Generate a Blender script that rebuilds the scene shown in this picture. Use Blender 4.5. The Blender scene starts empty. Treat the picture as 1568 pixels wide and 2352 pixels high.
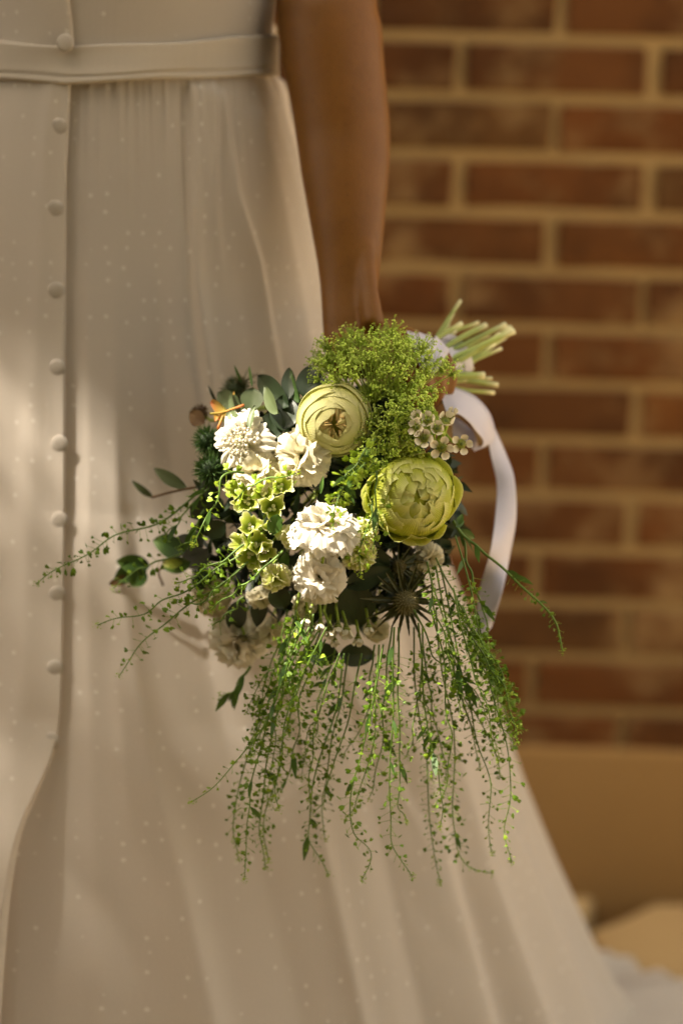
import bpy, math, random
import numpy as np
from mathutils import Matrix, Vector

scene = bpy.context.scene
COL = scene.collection
RNG = np.random.default_rng(7)
random.seed(7)

# ------------------------------------------------------------------ camera
CAM_POS = np.array([0.0, -1.95, 1.047])
PITCH, ROLL = math.radians(10.0), math.radians(1.5)
LENS = 71.0
cam_data = bpy.data.cameras.new('camera')
cam_data.sensor_fit = 'VERTICAL'
cam_data.sensor_height = 36.0
cam_data.lens = LENS
cam_data.clip_start = 0.05
cam_data.clip_end = 2000.0
cam_data.dof.use_dof = True
cam_data.dof.focus_distance = 1.79
cam_data.dof.aperture_fstop = 1.65
cam = bpy.data.objects.new('camera', cam_data)
COL.objects.link(cam)
CAM_ROT = Matrix.Rotation(math.pi / 2 - PITCH, 3, 'X') @ Matrix.Rotation(ROLL, 3, 'Z')
cam.matrix_world = Matrix.Translation(Vector(CAM_POS)) @ CAM_ROT.to_4x4()
scene.camera = cam

# ------------------------------------------------------------------ sky, sun, exposure
SUN_DIR = np.array([-0.60, -0.17, 0.80]); SUN_DIR = SUN_DIR / np.linalg.norm(SUN_DIR)   # towards the sun
SUN_EL = math.asin(SUN_DIR[2])
SUN_AZ = math.atan2(SUN_DIR[0], SUN_DIR[1])
world = bpy.data.worlds.new('World')
scene.world = world
world.use_nodes = True
wn, wl = world.node_tree.nodes, world.node_tree.links
wn.clear()
sky = wn.new('ShaderNodeTexSky'); sky.sky_type = 'NISHITA'; sky.sun_disc = False
sky.sun_elevation = SUN_EL; sky.sun_rotation = SUN_AZ
sky.air_density = 1.0; sky.dust_density = 3.0; sky.ozone_density = 1.0
hs = wn.new('ShaderNodeHueSaturation'); hs.inputs['Saturation'].default_value = 0.45
tint = wn.new('ShaderNodeMix'); tint.data_type = 'RGBA'; tint.blend_type = 'MULTIPLY'
tint.inputs['Factor'].default_value = 1.0
tint.inputs[7].default_value = (1.0, 0.86, 0.655, 1)
bg = wn.new('ShaderNodeBackground'); bg.inputs['Strength'].default_value = 0.15
wo = wn.new('ShaderNodeOutputWorld')
wl.new(sky.outputs[0], hs.inputs['Color']); wl.new(hs.outputs[0], tint.inputs[6])
wl.new(tint.outputs[2], bg.inputs['Color']); wl.new(bg.outputs[0], wo.inputs['Surface'])
sun_data = bpy.data.lights.new('sun', 'SUN')
sun_data.energy = 5.0; sun_data.angle = math.radians(0.5); sun_data.color = (1.0, 0.90, 0.76)
sun = bpy.data.objects.new('sun', sun_data); COL.objects.link(sun)
sun.rotation_euler = Vector(-SUN_DIR).to_track_quat('-Z', 'Y').to_euler()
vs = scene.view_settings
vs.view_transform = 'Standard'; vs.look = 'None'; vs.gamma = 1.0; vs.use_curve_mapping = False
vs.exposure = 2.08
scene.cycles.use_denoising = True
scene.cycles.max_bounces = 7
scene.cycles.transparent_max_bounces = 8

# ------------------------------------------------------------------ helpers
_R = np.array(CAM_ROT)
F_PX = LENS / 36.0 * 2351.0
def P(u, v, Y):
    """The point of the plane y = Y seen at place (u, v) of the 1568 x 2351 picture."""
    d = _R @ np.array([(u - 784.0) / F_PX, -(v - 1175.5) / F_PX, -1.0])
    return CAM_POS + d * ((Y - CAM_POS[1]) / d[1])
def PG(u, v, Z=0.0):
    d = _R @ np.array([(u - 784.0) / F_PX, -(v - 1175.5) / F_PX, -1.0])
    return CAM_POS + d * ((Z - CAM_POS[2]) / d[2])
def proj(p):
    q = (np.asarray(p) - CAM_POS) @ _R
    return 784.0 + F_PX * q[..., 0] / -q[..., 2], 1175.5 - F_PX * q[..., 1] / -q[..., 2]
def unit(a):
    a = np.asarray(a, float); return a / (np.linalg.norm(a) + 1e-12)
def smooth(x, a, b):
    t = np.clip((x - a) / (b - a), 0, 1); return t * t * (3 - 2 * t)
def crom(pts, n):
    """n points on a smooth curve through pts."""
    p = np.asarray(pts, float); m = len(p)
    if m == 2: return p[0] + (p[1] - p[0]) * np.linspace(0, 1, n)[:, None]
    e = np.vstack([2 * p[0] - p[1], p, 2 * p[-1] - p[-2]])
    t = np.linspace(0, m - 1 - 1e-9, n); i = t.astype(int); f = (t - i)[:, None]
    a, b, c, d = e[i], e[i + 1], e[i + 2], e[i + 3]
    return 0.5 * (2 * b + (c - a) * f + (2 * a - 5 * b + 4 * c - d) * f**2 + (3 * b - a - 3 * c + d) * f**3)

class MB:
    """Collects geometry with one UV pair per vertex; build() links it as one mesh object."""
    def __init__(s): s.v, s.f, s.uv, s.n = [], [], [], 0
    def add(s, v, f, uv=None):
        v = np.asarray(v, float).reshape(-1, 3)
        s.v.append(v); s.uv.append(np.zeros((len(v), 2)) if uv is None else np.asarray(uv, float).reshape(-1, 2))
        n = s.n
        s.f += [tuple(int(i) + n for i in q) for q in f]
        s.n += len(v)
        return s
    def grid(s, g, uv=None, wrap=False):
        a, b = g.shape[:2]
        if uv is None:
            uv = np.stack(np.meshgrid(np.linspace(0, 1, a), np.linspace(0, 1, b), indexing='ij'), -1)
        i, j = np.meshgrid(np.arange(a if wrap else a - 1), np.arange(b - 1), indexing='ij')
        i2 = (i + 1) % a
        q = np.stack([i * b + j, i2 * b + j, i2 * b + j + 1, i * b + j + 1], -1).reshape(-1, 4)
        return s.add(g, q, uv)
    def tube(s, pts, rad, sides=5, cap=True, vv=None):
        p = np.asarray(pts, float); n = len(p)
        rad = np.broadcast_to(np.asarray(rad, float), (n,))
        t = np.gradient(p, axis=0); t /= np.linalg.norm(t, axis=1)[:, None] + 1e-12
        ref = np.array([0, 0, 1.0]) if abs(t[0][2]) < 0.9 else np.array([1.0, 0, 0])
        nrm = unit(np.cross(t[0], ref)); rings = []
        for k in range(n):
            nrm = unit(nrm - t[k] * np.dot(nrm, t[k])); bi = np.cross(t[k], nrm)
            a = np.arange(sides) * 2 * math.pi / sides
            rings.append(p[k] + rad[k] * (np.cos(a)[:, None] * nrm + np.sin(a)[:, None] * bi))
        g = np.array(rings).transpose(1, 0, 2)
        uv = np.stack(np.meshgrid(np.arange(sides) / sides, np.linspace(0, 1, n) if vv is None else vv, indexing='ij'), -1)
        base = s.n
        s.grid(g, uv, wrap=True)
        if cap:
            s.f.append(tuple(base + k * n + n - 1 for k in range(sides)))
            s.f.append(tuple(base + k * n for k in reversed(range(sides))))
        return s
    def ball(s, c, r, n=8, m=6, uvv=None):
        r = np.broadcast_to(np.asarray(r, float), (3,))
        th = np.linspace(0.02, math.pi - 0.02, m); ph = np.arange(n) * 2 * math.pi / n
        g = np.stack([np.outer(np.cos(ph), np.sin(th)), np.outer(np.sin(ph), np.sin(th)), np.outer(np.ones(n), np.cos(th))], -1) * r + np.asarray(c)
        uv = None if uvv is None else np.full((n, m, 2), uvv)
        return s.grid(g, uv, wrap=True)
    def box(s, lo, hi):
        x0, y0, z0 = lo; x1, y1, z1 = hi
        return s.add([(x0,y0,z0),(x1,y0,z0),(x1,y1,z0),(x0,y1,z0),(x0,y0,z1),(x1,y0,z1),(x1,y1,z1),(x0,y1,z1)],
                     [(0,3,2,1),(4,5,6,7),(0,1,5,4),(1,2,6,5),(2,3,7,6),(3,0,4,7)])
    def mesh(s, name, mat, shade=True):
        me = bpy.data.meshes.new(name)
        v = np.vstack(s.v); uv = np.vstack(s.uv)
        me.from_pydata(v.tolist(), [], s.f)
        lay = me.uv_layers.new(name='UVMap')
        li = np.empty(len(me.loops), dtype=np.int32); me.loops.foreach_get('vertex_index', li)
        lay.data.foreach_set('uv', uv[li].astype(np.float32).ravel())
        me.polygons.foreach_set('use_smooth', np.full(len(me.polygons), shade))
        me.materials.append(mat); me.update()
        return me
    def build(s, name, mat, parent=None, origin=None, shade=True, matrix=None):
        """Vertices are world coordinates unless matrix is given (then they are local to it)."""
        return link(name, s.mesh(name, mat, shade), parent, origin, matrix)

WLOC = {}
def link(name, me, parent=None, origin=None, matrix=None):
    o = bpy.data.objects.new(name, me); COL.objects.link(o)
    if parent is not None: o.parent = parent
    pw = WLOC.get(parent.name, Matrix.Identity(4)) if parent is not None else Matrix.Identity(4)
    if matrix is not None:                 # local to the parent
        o.matrix_local = matrix; WLOC[o.name] = pw @ matrix
    else:                                  # mesh in world coordinates: shift it to its own origin
        org = Vector(origin) if origin is not None else pw.to_translation()
        if me is not None: me.transform(Matrix.Translation(-org))
        m = Matrix.Translation(org)
        o.matrix_local = pw.inverted() @ m; WLOC[o.name] = m
    return o
def empty(name, loc):
    o = bpy.data.objects.new(name, None); COL.objects.link(o); o.location = Vector(loc); o.empty_display_size = 0.05
    WLOC[o.name] = Matrix.Translation(Vector(loc)); return o
def tag(o, label=None, category=None, group=None, kind=None):
    for k, x in (('label', label), ('category', category), ('group', group), ('kind', kind)):
        if x: o[k] = x
    return o
def frame(pos, d, spin=0.0):
    """Matrix that puts local +Z along d at pos."""
    q = Vector(unit(d)).to_track_quat('Z', 'Y')
    return Matrix.Translation(Vector(pos)) @ q.to_matrix().to_4x4() @ Matrix.Rotation(spin, 4, 'Z')

# ------------------------------------------------------------------ materials
def nodes(name):
    m = bpy.data.materials.new(name); m.use_nodes = True
    nt = m.node_tree; nt.nodes.clear()
    return m, nt, nt.nodes, nt.links
def ramp(n, stops, fac=None, l=None):
    r = n.new('ShaderNodeValToRGB'); e = r.color_ramp.elements
    while len(e) < len(stops): e.new(0.5)
    for i, (p, c) in enumerate(stops): e[i].position = p; e[i].color = (*c, 1)
    if fac is not None: l.new(fac, r.inputs[0])
    return r
def mixc(n, l, fac, a, b, mode='MIX'):
    m = n.new('ShaderNodeMix'); m.data_type = 'RGBA'; m.blend_type = mode
    for s, x in ((0, fac), (6, a), (7, b)):
        if isinstance(x, (int, float)): m.inputs[s].default_value = x
        elif isinstance(x, tuple): m.inputs[s].default_value = (*x, 1)
        else: l.new(x, m.inputs[s])
    return m.outputs[2]
def mth(n, l, op, a, b=None, clamp=False):
    m = n.new('ShaderNodeMath'); m.operation = op; m.use_clamp = clamp
    for s, x in ((0, a), (1, b)):
        if x is None: continue
        if isinstance(x, (int, float)): m.inputs[s].default_value = x
        else: l.new(x, m.inputs[s])
    return m.outputs[0]
def noise(n, l, scale, detail=3, rough=0.55, vec=None):
    t = n.new('ShaderNodeTexNoise'); t.inputs['Scale'].default_value = scale
    t.inputs['Detail'].default_value = detail; t.inputs['Roughness'].default_value = rough
    if vec is not None: l.new(vec, t.inputs['Vector'])
    return t.outputs['Fac']
def finish(nt, col, rough=0.6, bump=None, bstr=0.2, bdist=0.002, trans=0.0, tcol=None, spec=0.4, sss=0.0, sheen=0.0):
    n, l = nt.nodes, nt.links
    p = n.new('ShaderNodeBsdfPrincipled'); out = n.new('ShaderNodeOutputMaterial')
    p.inputs['Roughness'].default_value = rough; p.inputs['Specular IOR Level'].default_value = spec
    if isinstance(col, tuple): p.inputs['Base Color'].default_value = (*col, 1)
    else: l.new(col, p.inputs['Base Color'])
    if sss:
        p.inputs['Subsurface Weight'].default_value = sss; p.inputs['Subsurface Radius'].default_value = (1, .4, .2)
        p.inputs['Subsurface Scale'].default_value = 0.006
    if sheen: p.inputs['Sheen Weight'].default_value = sheen
    if bump is not None:
        b = n.new('ShaderNodeBump'); b.inputs['Strength'].default_value = bstr; b.inputs['Distance'].default_value = bdist
        l.new(bump, b.inputs['Height']); l.new(b.outputs[0], p.inputs['Normal'])
    sh = p.outputs[0]
    if trans:
        t = n.new('ShaderNodeBsdfTranslucent'); mx = n.new('ShaderNodeMixShader'); mx.inputs[0].default_value = trans
        tc = tcol if tcol is not None else col
        if isinstance(tc, tuple): t.inputs[0].default_value = (*tc, 1)
        else: l.new(tc, t.inputs[0])
        l.new(sh, mx.inputs[1]); l.new(t.outputs[0], mx.inputs[2]); sh = mx.outputs[0]
    l.new(sh, out.inputs['Surface'])
def uvnode(n, l):
    t = n.new('ShaderNodeTexCoord'); s = n.new('ShaderNodeSeparateXYZ'); l.new(t.outputs['UV'], s.inputs[0])
    return t, s.outputs[0], s.outputs[1]
def objrand(n): return n.new('ShaderNodeObjectInfo').outputs['Random']

def plant_mat(name, stops, rough=0.5, trans=0.3, var=0.12, nscale=120, spec=0.35, tcol=None, vein=0.0):
    """Colour runs along the UV's second axis (base to tip), varies per object and in fine blotches."""
    m, nt, n, l = nodes(name)
    tc, u, v = uvnode(n, l)
    c = ramp(n, stops, v, l).outputs[0]
    nz = noise(n, l, nscale, 3, 0.6, tc.outputs['Object'])
    k = mth(n, l, 'ADD', mth(n, l, 'MULTIPLY', nz, var * 2), 1 - var)
    k = mth(n, l, 'ADD', k, mth(n, l, 'MULTIPLY', mth(n, l, 'SUBTRACT', objrand(n), 0.5), var * 1.6))
    hsv = n.new('ShaderNodeHueSaturation'); l.new(c, hsv.inputs['Color']); l.new(k, hsv.inputs['Value'])
    col = hsv.outputs[0]
    bump = nz
    if vein:
        w = n.new('ShaderNodeTexWave'); w.inputs['Scale'].default_value = vein; w.bands_direction = 'X'
        w.inputs['Distortion'].default_value = 1.5; w.inputs['Detail'].default_value = 1
        l.new(tc.outputs['UV'], w.inputs['Vector']); bump = w.outputs['Fac']
    finish(nt, col, rough, bump, 0.25, 0.0008, trans, None, spec)
    return m
def plain_mat(name, col, rough=0.6, var=0.15, nscale=60, bstr=0.2, trans=0.0, spec=0.4):
    m, nt, n, l = nodes(name)
    tc = n.new('ShaderNodeTexCoord')
    nz = noise(n, l, nscale, 4, 0.6, tc.outputs['Object'])
    c = mixc(n, l, nz, tuple(x * (1 - var) for x in col), tuple(min(1, x * (1 + var)) for x in col))
    finish(nt, c, rough, nz, bstr, 0.001, trans, None, spec)
    return m

M = {}
# brick: orange-brown fired clay with burnt patches and pale lime smears
m, nt, n, l = nodes('brick_clay'); M['brick'] = m
tc = n.new('ShaderNodeTexCoord'); geo = n.new('ShaderNodeNewGeometry')
r_ = objrand(n)
base = ramp(n, [(0, (.062, .024, .006)), (.25, (.110, .036, .007)), (.5, (.085, .033, .009)), (.75, (.130, .048, .010)), (1, (.070, .038, .012))], r_, l).outputs[0]
nz = noise(n, l, 9, 4, 0.6, geo.outputs['Position'])
dark = ramp(n, [(.42, (1, 1, 1)), (.66, (.42, .40, .40))], nz, l).outputs[0]
c = mixc(n, l, 1.0, base, dark, 'MULTIPLY')
lime = ramp(n, [(.52, (0, 0, 0)), (.72, (1, 1, 1))], noise(n, l, 7.5, 5, 0.68, geo.outputs['Position']), l).outputs[0]
c = mixc(n, l, mth(n, l, 'MULTIPLY', lime, 0.75), c, (.30, .20, .088))
fine = noise(n, l, 160, 4, 0.65, geo.outputs['Position'])
c = mixc(n, l, mth(n, l, 'MULTIPLY', fine, 0.35), c, (.20, .075, .016))
finish(nt, c, 0.9, fine, 0.6, 0.003, spec=0.2)
m, nt, n, l = nodes('mortar'); M['mortar'] = m
geo = n.new('ShaderNodeNewGeometry')
nz = noise(n, l, 5, 5, 0.65, geo.outputs['Position']); fine = noise(n, l, 220, 3, 0.6, geo.outputs['Position'])
c = mixc(n, l, nz, (.23, .152, .060), (.32, .220, .096)); c = mixc(n, l, mth(n, l, 'MULTIPLY', fine, .4), c, (.36, .265, .15))
finish(nt, c, 0.95, fine, 0.7, 0.003, spec=0.15)
m, nt, n, l = nodes('plinth_render'); M['plinth'] = m
geo = n.new('ShaderNodeNewGeometry')
nz = noise(n, l, 4, 5, 0.6, geo.outputs['Position']); fine = noise(n, l, 140, 4, 0.6, geo.outputs['Position'])
c = mixc(n, l, nz, (.20, .110, .034), (.27, .155, .054)); c = mixc(n, l, mth(n, l, 'MULTIPLY', fine, .3), c, (.33, .19, .07))
finish(nt, c, 0.92, fine, 0.5, 0.003, spec=0.2)
m, nt, n, l = nodes('paving_stone'); M['stone'] = m
geo = n.new('ShaderNodeNewGeometry')
nz = noise(n, l, 5, 5, 0.6, geo.outputs['Position']); fine = noise(n, l, 120, 4, 0.6, geo.outputs['Position'])
c = ramp(n, [(0, (.35, .23, .10)), (1, (.43, .29, .13))], objrand(n), l).outputs[0]
c = mixc(n, l, mth(n, l, 'MULTIPLY', nz, .5), c, (.38, .25, .11)); c = mixc(n, l, mth(n, l, 'MULTIPLY', fine, .3), c, (.60, .44, .22))
finish(nt, c, 0.9, fine, 0.5, 0.003, spec=0.2)
M['gravel'] = plain_mat('sandy_gravel', (.50, .38, .22), 0.95, 0.3, 40, 0.6, spec=0.1)
M['soil'] = plain_mat('soil', (.075, .047, .022), 0.95, 0.4, 30, 0.6, spec=0.1)

def cloth(name, col, trans, dots=True, sp=0.0175):
    m, nt, n, l = nodes(name)
    tc, u, v = uvnode(n, l)
    vor = n.new('ShaderNodeTexVoronoi'); vor.inputs['Scale'].default_value = 1 / sp; vor.inputs['Randomness'].default_value = 0.35
    l.new(tc.outputs['UV'], vor.inputs['Vector'])
    d = ramp(n, [(.08, (1, 1, 1)), (.16, (0, 0, 0))], vor.outputs['Distance'], l).outputs[0]
    w1 = noise(n, l, 700, 2, 0.5, tc.outputs['UV']); big = noise(n, l, 14, 3, 0.5, tc.outputs['UV'])
    c = mixc(n, l, big, tuple(x * .95 for x in col), tuple(min(1, x * 1.04) for x in col))
    c = mixc(n, l, mth(n, l, 'MULTIPLY', w1, .45), c, tuple(x * .66 for x in col))
    h = w1
    if dots:
        c = mixc(n, l, mth(n, l, 'MULTIPLY', d, 0.55), c, (.99, .95, .88)); h = mth(n, l, 'ADD', mth(n, l, 'MULTIPLY', w1, .35), d)
    mp_ = n.new('ShaderNodeMapping'); mp_.inputs['Scale'].default_value = (130, 9, 1); l.new(tc.outputs['UV'], mp_.inputs['Vector'])
    h = mth(n, l, 'ADD', h, mth(n, l, 'MULTIPLY', noise(n, l, 1.0, 3, .5, mp_.outputs[0]), 1.6))
    finish(nt, c, 0.85, h, 0.3, 0.0008, trans, c, 0.2, sheen=0.25)
    return m
M['dress'] = cloth('ivory_dotted_chiffon', (.75, .675, .585), 0.46)
M['band'] = cloth('ivory_plain_chiffon', (.71, .64, .55), 0.38, False)
M['button'] = cloth('covered_button', (.52, .46, .39), 0.2, False)
M['ribbon'] = plain_mat('white_satin_ribbon', (.64, .615, .70), 0.36, 0.05, 240, 0.12, 0.32)
m, nt, n, l = nodes('tanned_skin'); M['skin'] = m
tc = n.new('ShaderNodeTexCoord'); nz = noise(n, l, 34, 6, .68, tc.outputs['Object']); fine = noise(n, l, 600, 3, .6, tc.outputs['Object'])
c = mixc(n, l, nz, (.100, .039, .004), (.180, .073, .010)); fr = ramp(n, [(.62, (0, 0, 0)), (.72, (1, 1, 1))], noise(n, l, 260, 2, .5, tc.outputs['Object']), l).outputs[0]; c = mixc(n, l, mth(n, l, 'MULTIPLY', fr, .35), c, (.08, .026, .004))
finish(nt, c, 0.5, fine, 0.35, 0.0009, spec=0.22, sss=0.15)

# ------------------------------------------------------------------ brick wall
WY = 0.85
wall = empty('brick_wall', (0.0, WY, 0.0))
tag(wall, 'orange-brown brick wall with wide sandy mortar joints behind the bride', 'wall')
Z_BED = P(1100, 222, WY)[2]; COURSE = 0.078; PITCH_X = 0.2586; JT = 0.015
X_JOINT = P(1278, 285, WY)[0]
PL_TOP = P(1300, 1722, WY)[2]
n_down = int((Z_BED - PL_TOP) / COURSE) + 1
z_low = Z_BED - n_down * COURSE
mw = MB(); XE = 1.12
mw.box((-5, WY + .005, 0.0), (XE - .003, WY + .22, 3.3)); mw.build('mortar_bed', M['mortar'], wall)
mp = MB()
prof = np.array([(WY + .004, PL_TOP + .004), (WY - .012, PL_TOP + .003), (WY - .016, PL_TOP - .004), (WY - .018, .02), (WY - .020, -.05)])
xs = np.linspace(-5, XE + .01, 120)
g = np.array([[(x, y + .0015 * math.sin(9 * x + 3 * z) , z + .002 * math.sin(5.3 * x)) for y, z in prof] for x in xs])
mp.grid(g); mp.box((XE - .1, WY - .002, -.05), (XE + .008, WY + .23, PL_TOP)); mp.build('plinth', M['plinth'], wall)
def brick_mesh(L, seed, name='brick'):
    r = np.random.default_rng(seed); H = COURSE - JT; b = .0035
    def ring(y, ins, nn=4):
        t = np.linspace(-1, 1, nn + 1)[:-1]
        xx, zz = L / 2 - ins, H / 2 - ins
        pts = [(a * xx, -zz) for a in t] + [(xx, a * zz) for a in t] + [(-a * xx, zz) for a in t] + [(-xx, -a * zz) for a in t]
        return np.array([(x, y, z) for x, z in pts])
    a, c = ring(0.004, 0), ring(-.0, b)
    j = r.normal(0, .0007, (len(a), 3)); a += j; c += j * .8 + r.normal(0, .0005, (len(a), 3))
    bk = ring(.03, 0)
    mb = MB(); k = len(a)
    mb.add(np.vstack([bk, a, c, [[0, -.0006, 0]]]),
           [(i, (i + 1) % k, k + (i + 1) % k, k + i) for i in range(k)] +
           [(k + i, k + (i + 1) % k, 2 * k + (i + 1) % k, 2 * k + i) for i in range(k)] +
           [(2 * k + i, 2 * k + (i + 1) % k, 3 * k) for i in range(k)])
    return mb
BR = [brick_mesh(PITCH_X - JT, s).mesh('brick', M['brick'], False) for s in range(8)]
rest = MB()
for ci in range(-24, n_down):
    zc = Z_BED - (ci + .5) * COURSE
    off = 0 if ci % 2 == 0 else .5
    for k in range(-20, 21):
        xc = X_JOINT + (k + .5 + off) * PITCH_X + random.uniform(-.004, .004)
        L_b = PITCH_X - JT; cut = xc + L_b / 2 > XE
        if cut:
            L_b = XE - (xc - L_b / 2); xc = XE - L_b / 2
        if L_b < .04: continue
        if not (-4.8 < xc and PL_TOP < zc - COURSE / 2 + .02 and zc < 3.2): continue
        if -1.25 < xc < 1.55 and zc < 1.62:
            o = bpy.data.objects.new('brick', brick_mesh(L_b, abs(ci * 41 + k)).mesh('brick', M['brick'], False) if cut else BR[random.randrange(8)]); COL.objects.link(o); o.parent = wall
            o.location = (xc, random.uniform(-.002, .0015), zc); o.rotation_euler = (0, random.uniform(-.006, .006), 0)
        else:
            bm_ = brick_mesh(L_b, abs(ci * 41 + k)); rest.add(bm_.v[0] + np.array([xc, WY, zc]), bm_.f)
tag(rest.build('outer_bricks', M['brick'], wall, shade=False), kind='stuff')

# ------------------------------------------------------------------ ground and paving
mg = MB(); mg.add([(-300, -300, -.11), (300, -300, -.11), (300, 300, -.11), (-300, 300, -.11)], [(0, 1, 2, 3)])
ground = tag(mg.build('ground', M['gravel'], shade=False), kind='structure')
def flag(poly, zt, seed):
    r = np.random.default_rng(seed); p = np.array(poly); c = p.mean(0)
    q = []
    for i in range(len(p)):
        a, b = p[i], p[(i + 1) % len(p)]
        for t in (0, .33, .66): q.append(a + (b - a) * t + (r.normal(0, .004, 2) if t else 0))
    q = np.array(q); k = len(q)
    inner = c + (q - c) * (1 - .012 / np.maximum(np.linalg.norm(q - c, axis=1), .02))[:, None]
    mb = MB()
    lay = lambda a, z: np.column_stack([a, np.full(k, z) if np.isscalar(z) else z])
    zj = zt + r.normal(0, .0015, k)
    mb.add(np.vstack([lay(q, -.10), lay(q, zt - .006), lay(inner, zj), [[c[0], c[1], zt + .001]]]),
           [(i, (i + 1) % k, k + (i + 1) % k, k + i) for i in range(k)] + [(k + i, k + (i + 1) % k, 2 * k + (i + 1) % k, 2 * k + i) for i in range(k)] +
           [(2 * k + i, 2 * k + (i + 1) % k, 3 * k) for i in range(k)])
    mb.build('paving_stone', M['stone'], ground)
sp_ = MB(); q_ = [PG(*c_)[:2] for c_ in ((1320, 2000), (1560, 2020), (1500, 2170), (1300, 2150))]; sp_.add([(a_, b_, -.045) for a_, b_ in q_], [(0, 1, 2, 3)]); sp_.build('soil_patch', M['soil'], ground)
t1, t2, t3 = PG(1368, 2030)[:2], PG(1475, 2046)[:2], PG(1348, 2122)[:2]
WB = WY - .024
rr = random.Random(3)
flag([(t1[0] - .5, WB), (t1[0] - .012, WB), (t3[0] - .016, t3[1]), (t3[0] - .03, .33), (t1[0] - .55, .36)], .004, 1)
flag([(t2[0] + .004, WB - .012), (t2[0] + .62, WB - .004), (t2[0] + .60, .42), (t3[0] + .05, .36), (t3[0] + .004, t3[1] - .02)], .002, 2)
cols = [-2.4, -1.8, -1.25, -.72, -.2, .35, .85, 1.4, 1.95, 2.5]
rows = [.32, -.12, -.6, -1.05, -1.5, -2.0, -2.5, -3.0]
pt = {(i, j): (cols[i] + rr.uniform(-.06, .06), rows[j] + rr.uniform(-.05, .05)) for i in range(len(cols)) for j in range(len(rows))}
for i in range(len(cols) - 1):
    for j in range(len(rows) - 1):
        q = np.array([pt[i, j + 1], pt[i + 1, j + 1], pt[i + 1, j], pt[i, j]]); c = q.mean(0)
        flag(c + (q - c) * .965, rr.uniform(-.003, .004), 10 + i * 20 + j)
for k, x in enumerate((-2.4, -1.75, -1.1, -.45, .95 + .5, 2.1)):
    if k < 3: flag([(x, WB), (x + .62, WB - .003), (x + .62, .38), (x, .36)], .001, 300 + k)
    elif k > 3: flag([(x, WB), (x + .62, WB - .003), (x + .62, .38), (x, .40)], .001, 300 + k)

# ------------------------------------------------------------------ unseen tree added to block the sun, crown shaped for dappled light
CROWN_C = np.array([0.0, 0.05, .75]) + 7.0 * SUN_DIR
tree = empty('added_shade_tree', (CROWN_C[0] - 1.0, CROWN_C[1] + 1.3, 0))
tag(tree, 'leafy broad tree added out of view, its crown shading the bride', 'tree')
M['bark'] = plain_mat('bark', (.10, .065, .035), .95, .4, 25, .8)
M['tree_leaf'] = plant_mat('tree_leaf', [(0, (.05, .09, .02)), (1, (.08, .13, .03))], .5, .22, .2, 10)
b0 = np.array([CROWN_C[0] - 1.0, CROWN_C[1] + 1.3, -.12])
tr = MB(); tr.tube(crom([b0, b0 + (.05, .03, 2.0), b0 + (.1, .05, 4.0), CROWN_C + (-.8, 1.1, .9)], 16), np.linspace(.17, .05, 16), 10)
for k in range(11):
    a = k * 2.4; e = CROWN_C + np.array([math.cos(a) * 1.6 - .3, math.sin(a) * 1.5 + .5, (.3 * math.sin(a * 1.7)) + .2])
    d_ = e - CROWN_C; d_ = d_ - SUN_DIR * (d_ @ SUN_DIR)
    s = b0 + np.array([.1, .05, 3.6 + .12 * k])
    if np.linalg.norm(d_) < 1.15 or (s + e)[1] / 2 < CROWN_C[1] + .4: continue
    tr.tube(crom([s, (s + e) / 2 + np.array([-.2, .4, .2]), e], 8), np.linspace(.05, .010, 8), 6)
tr.build('trunk', M['bark'], tree)
NL = 62000
r = np.random.default_rng(5)
lp = r.normal(size=(NL, 3)); lp /= np.linalg.norm(lp, axis=1)[:, None]; lp *= (r.random(NL) ** .42)[:, None]
lp = lp * np.array([2.2, 2.6, 1.9]) * (1 + .13 * np.sin(5 * lp[:, :1] + 3) * np.cos(4 * lp[:, 1:2])) + CROWN_C
keep = np.ones(NL, bool); rl_ = r.random(NL)
def gap(target, rad, thin=0.0):  # clears leaves along the sun's path to open a patch of light
    d = lp - target; a = d @ SUN_DIR
    dist = np.linalg.norm(d - a[:, None] * SUN_DIR, axis=1)
    keep[(dist < rad) & (rl_ >= thin)] = False
GAPS = [((540, 985, -.17), .095, 0), ((590, 1100, -.19), .090, 0), ((712, 1120, -.19), .078, 0), ((570, 1210, -.19), .085, 0), ((650, 1100, -.19), .075, 0)]
# crown cut away so the paving to the side catches sun and bounces it
gx_ = lp[:, 0] - SUN_DIR[0] / SUN_DIR[2] * lp[:, 2]; gy_ = lp[:, 1] - SUN_DIR[1] / SUN_DIR[2] * lp[:, 2]
jx, jy = r.normal(0, .06, NL), r.normal(0, .06, NL)
keep &= ~(((gx_ + jx > 1.04) & (gy_ + jy < .80)) | (gx_ + jx > 1.5))
LEFT = [(-30, v_) for v_ in range(1000, 2500, 130)]
GAPS += [((u_ - max(0, v_ - 1800) * .12, v_, -.05), .115, 0) for u_, v_ in LEFT]
for (u_, v_, y_), rad, thin in GAPS: gap(P(u_, v_, y_), rad, thin)
lp = lp[keep]; NL = len(lp)
ax = r.normal(size=(NL, 3)); ax /= np.linalg.norm(ax, axis=1)[:, None]
bx = np.cross(ax, r.normal(size=(NL, 3))); bx /= np.linalg.norm(bx, axis=1)[:, None]
sz = r.uniform(.045, .075, NL)[:, None]
q = np.stack([lp - ax * sz, lp + bx * sz * .55, lp + ax * sz, lp - bx * sz * .55], 1).reshape(-1, 3)
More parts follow.
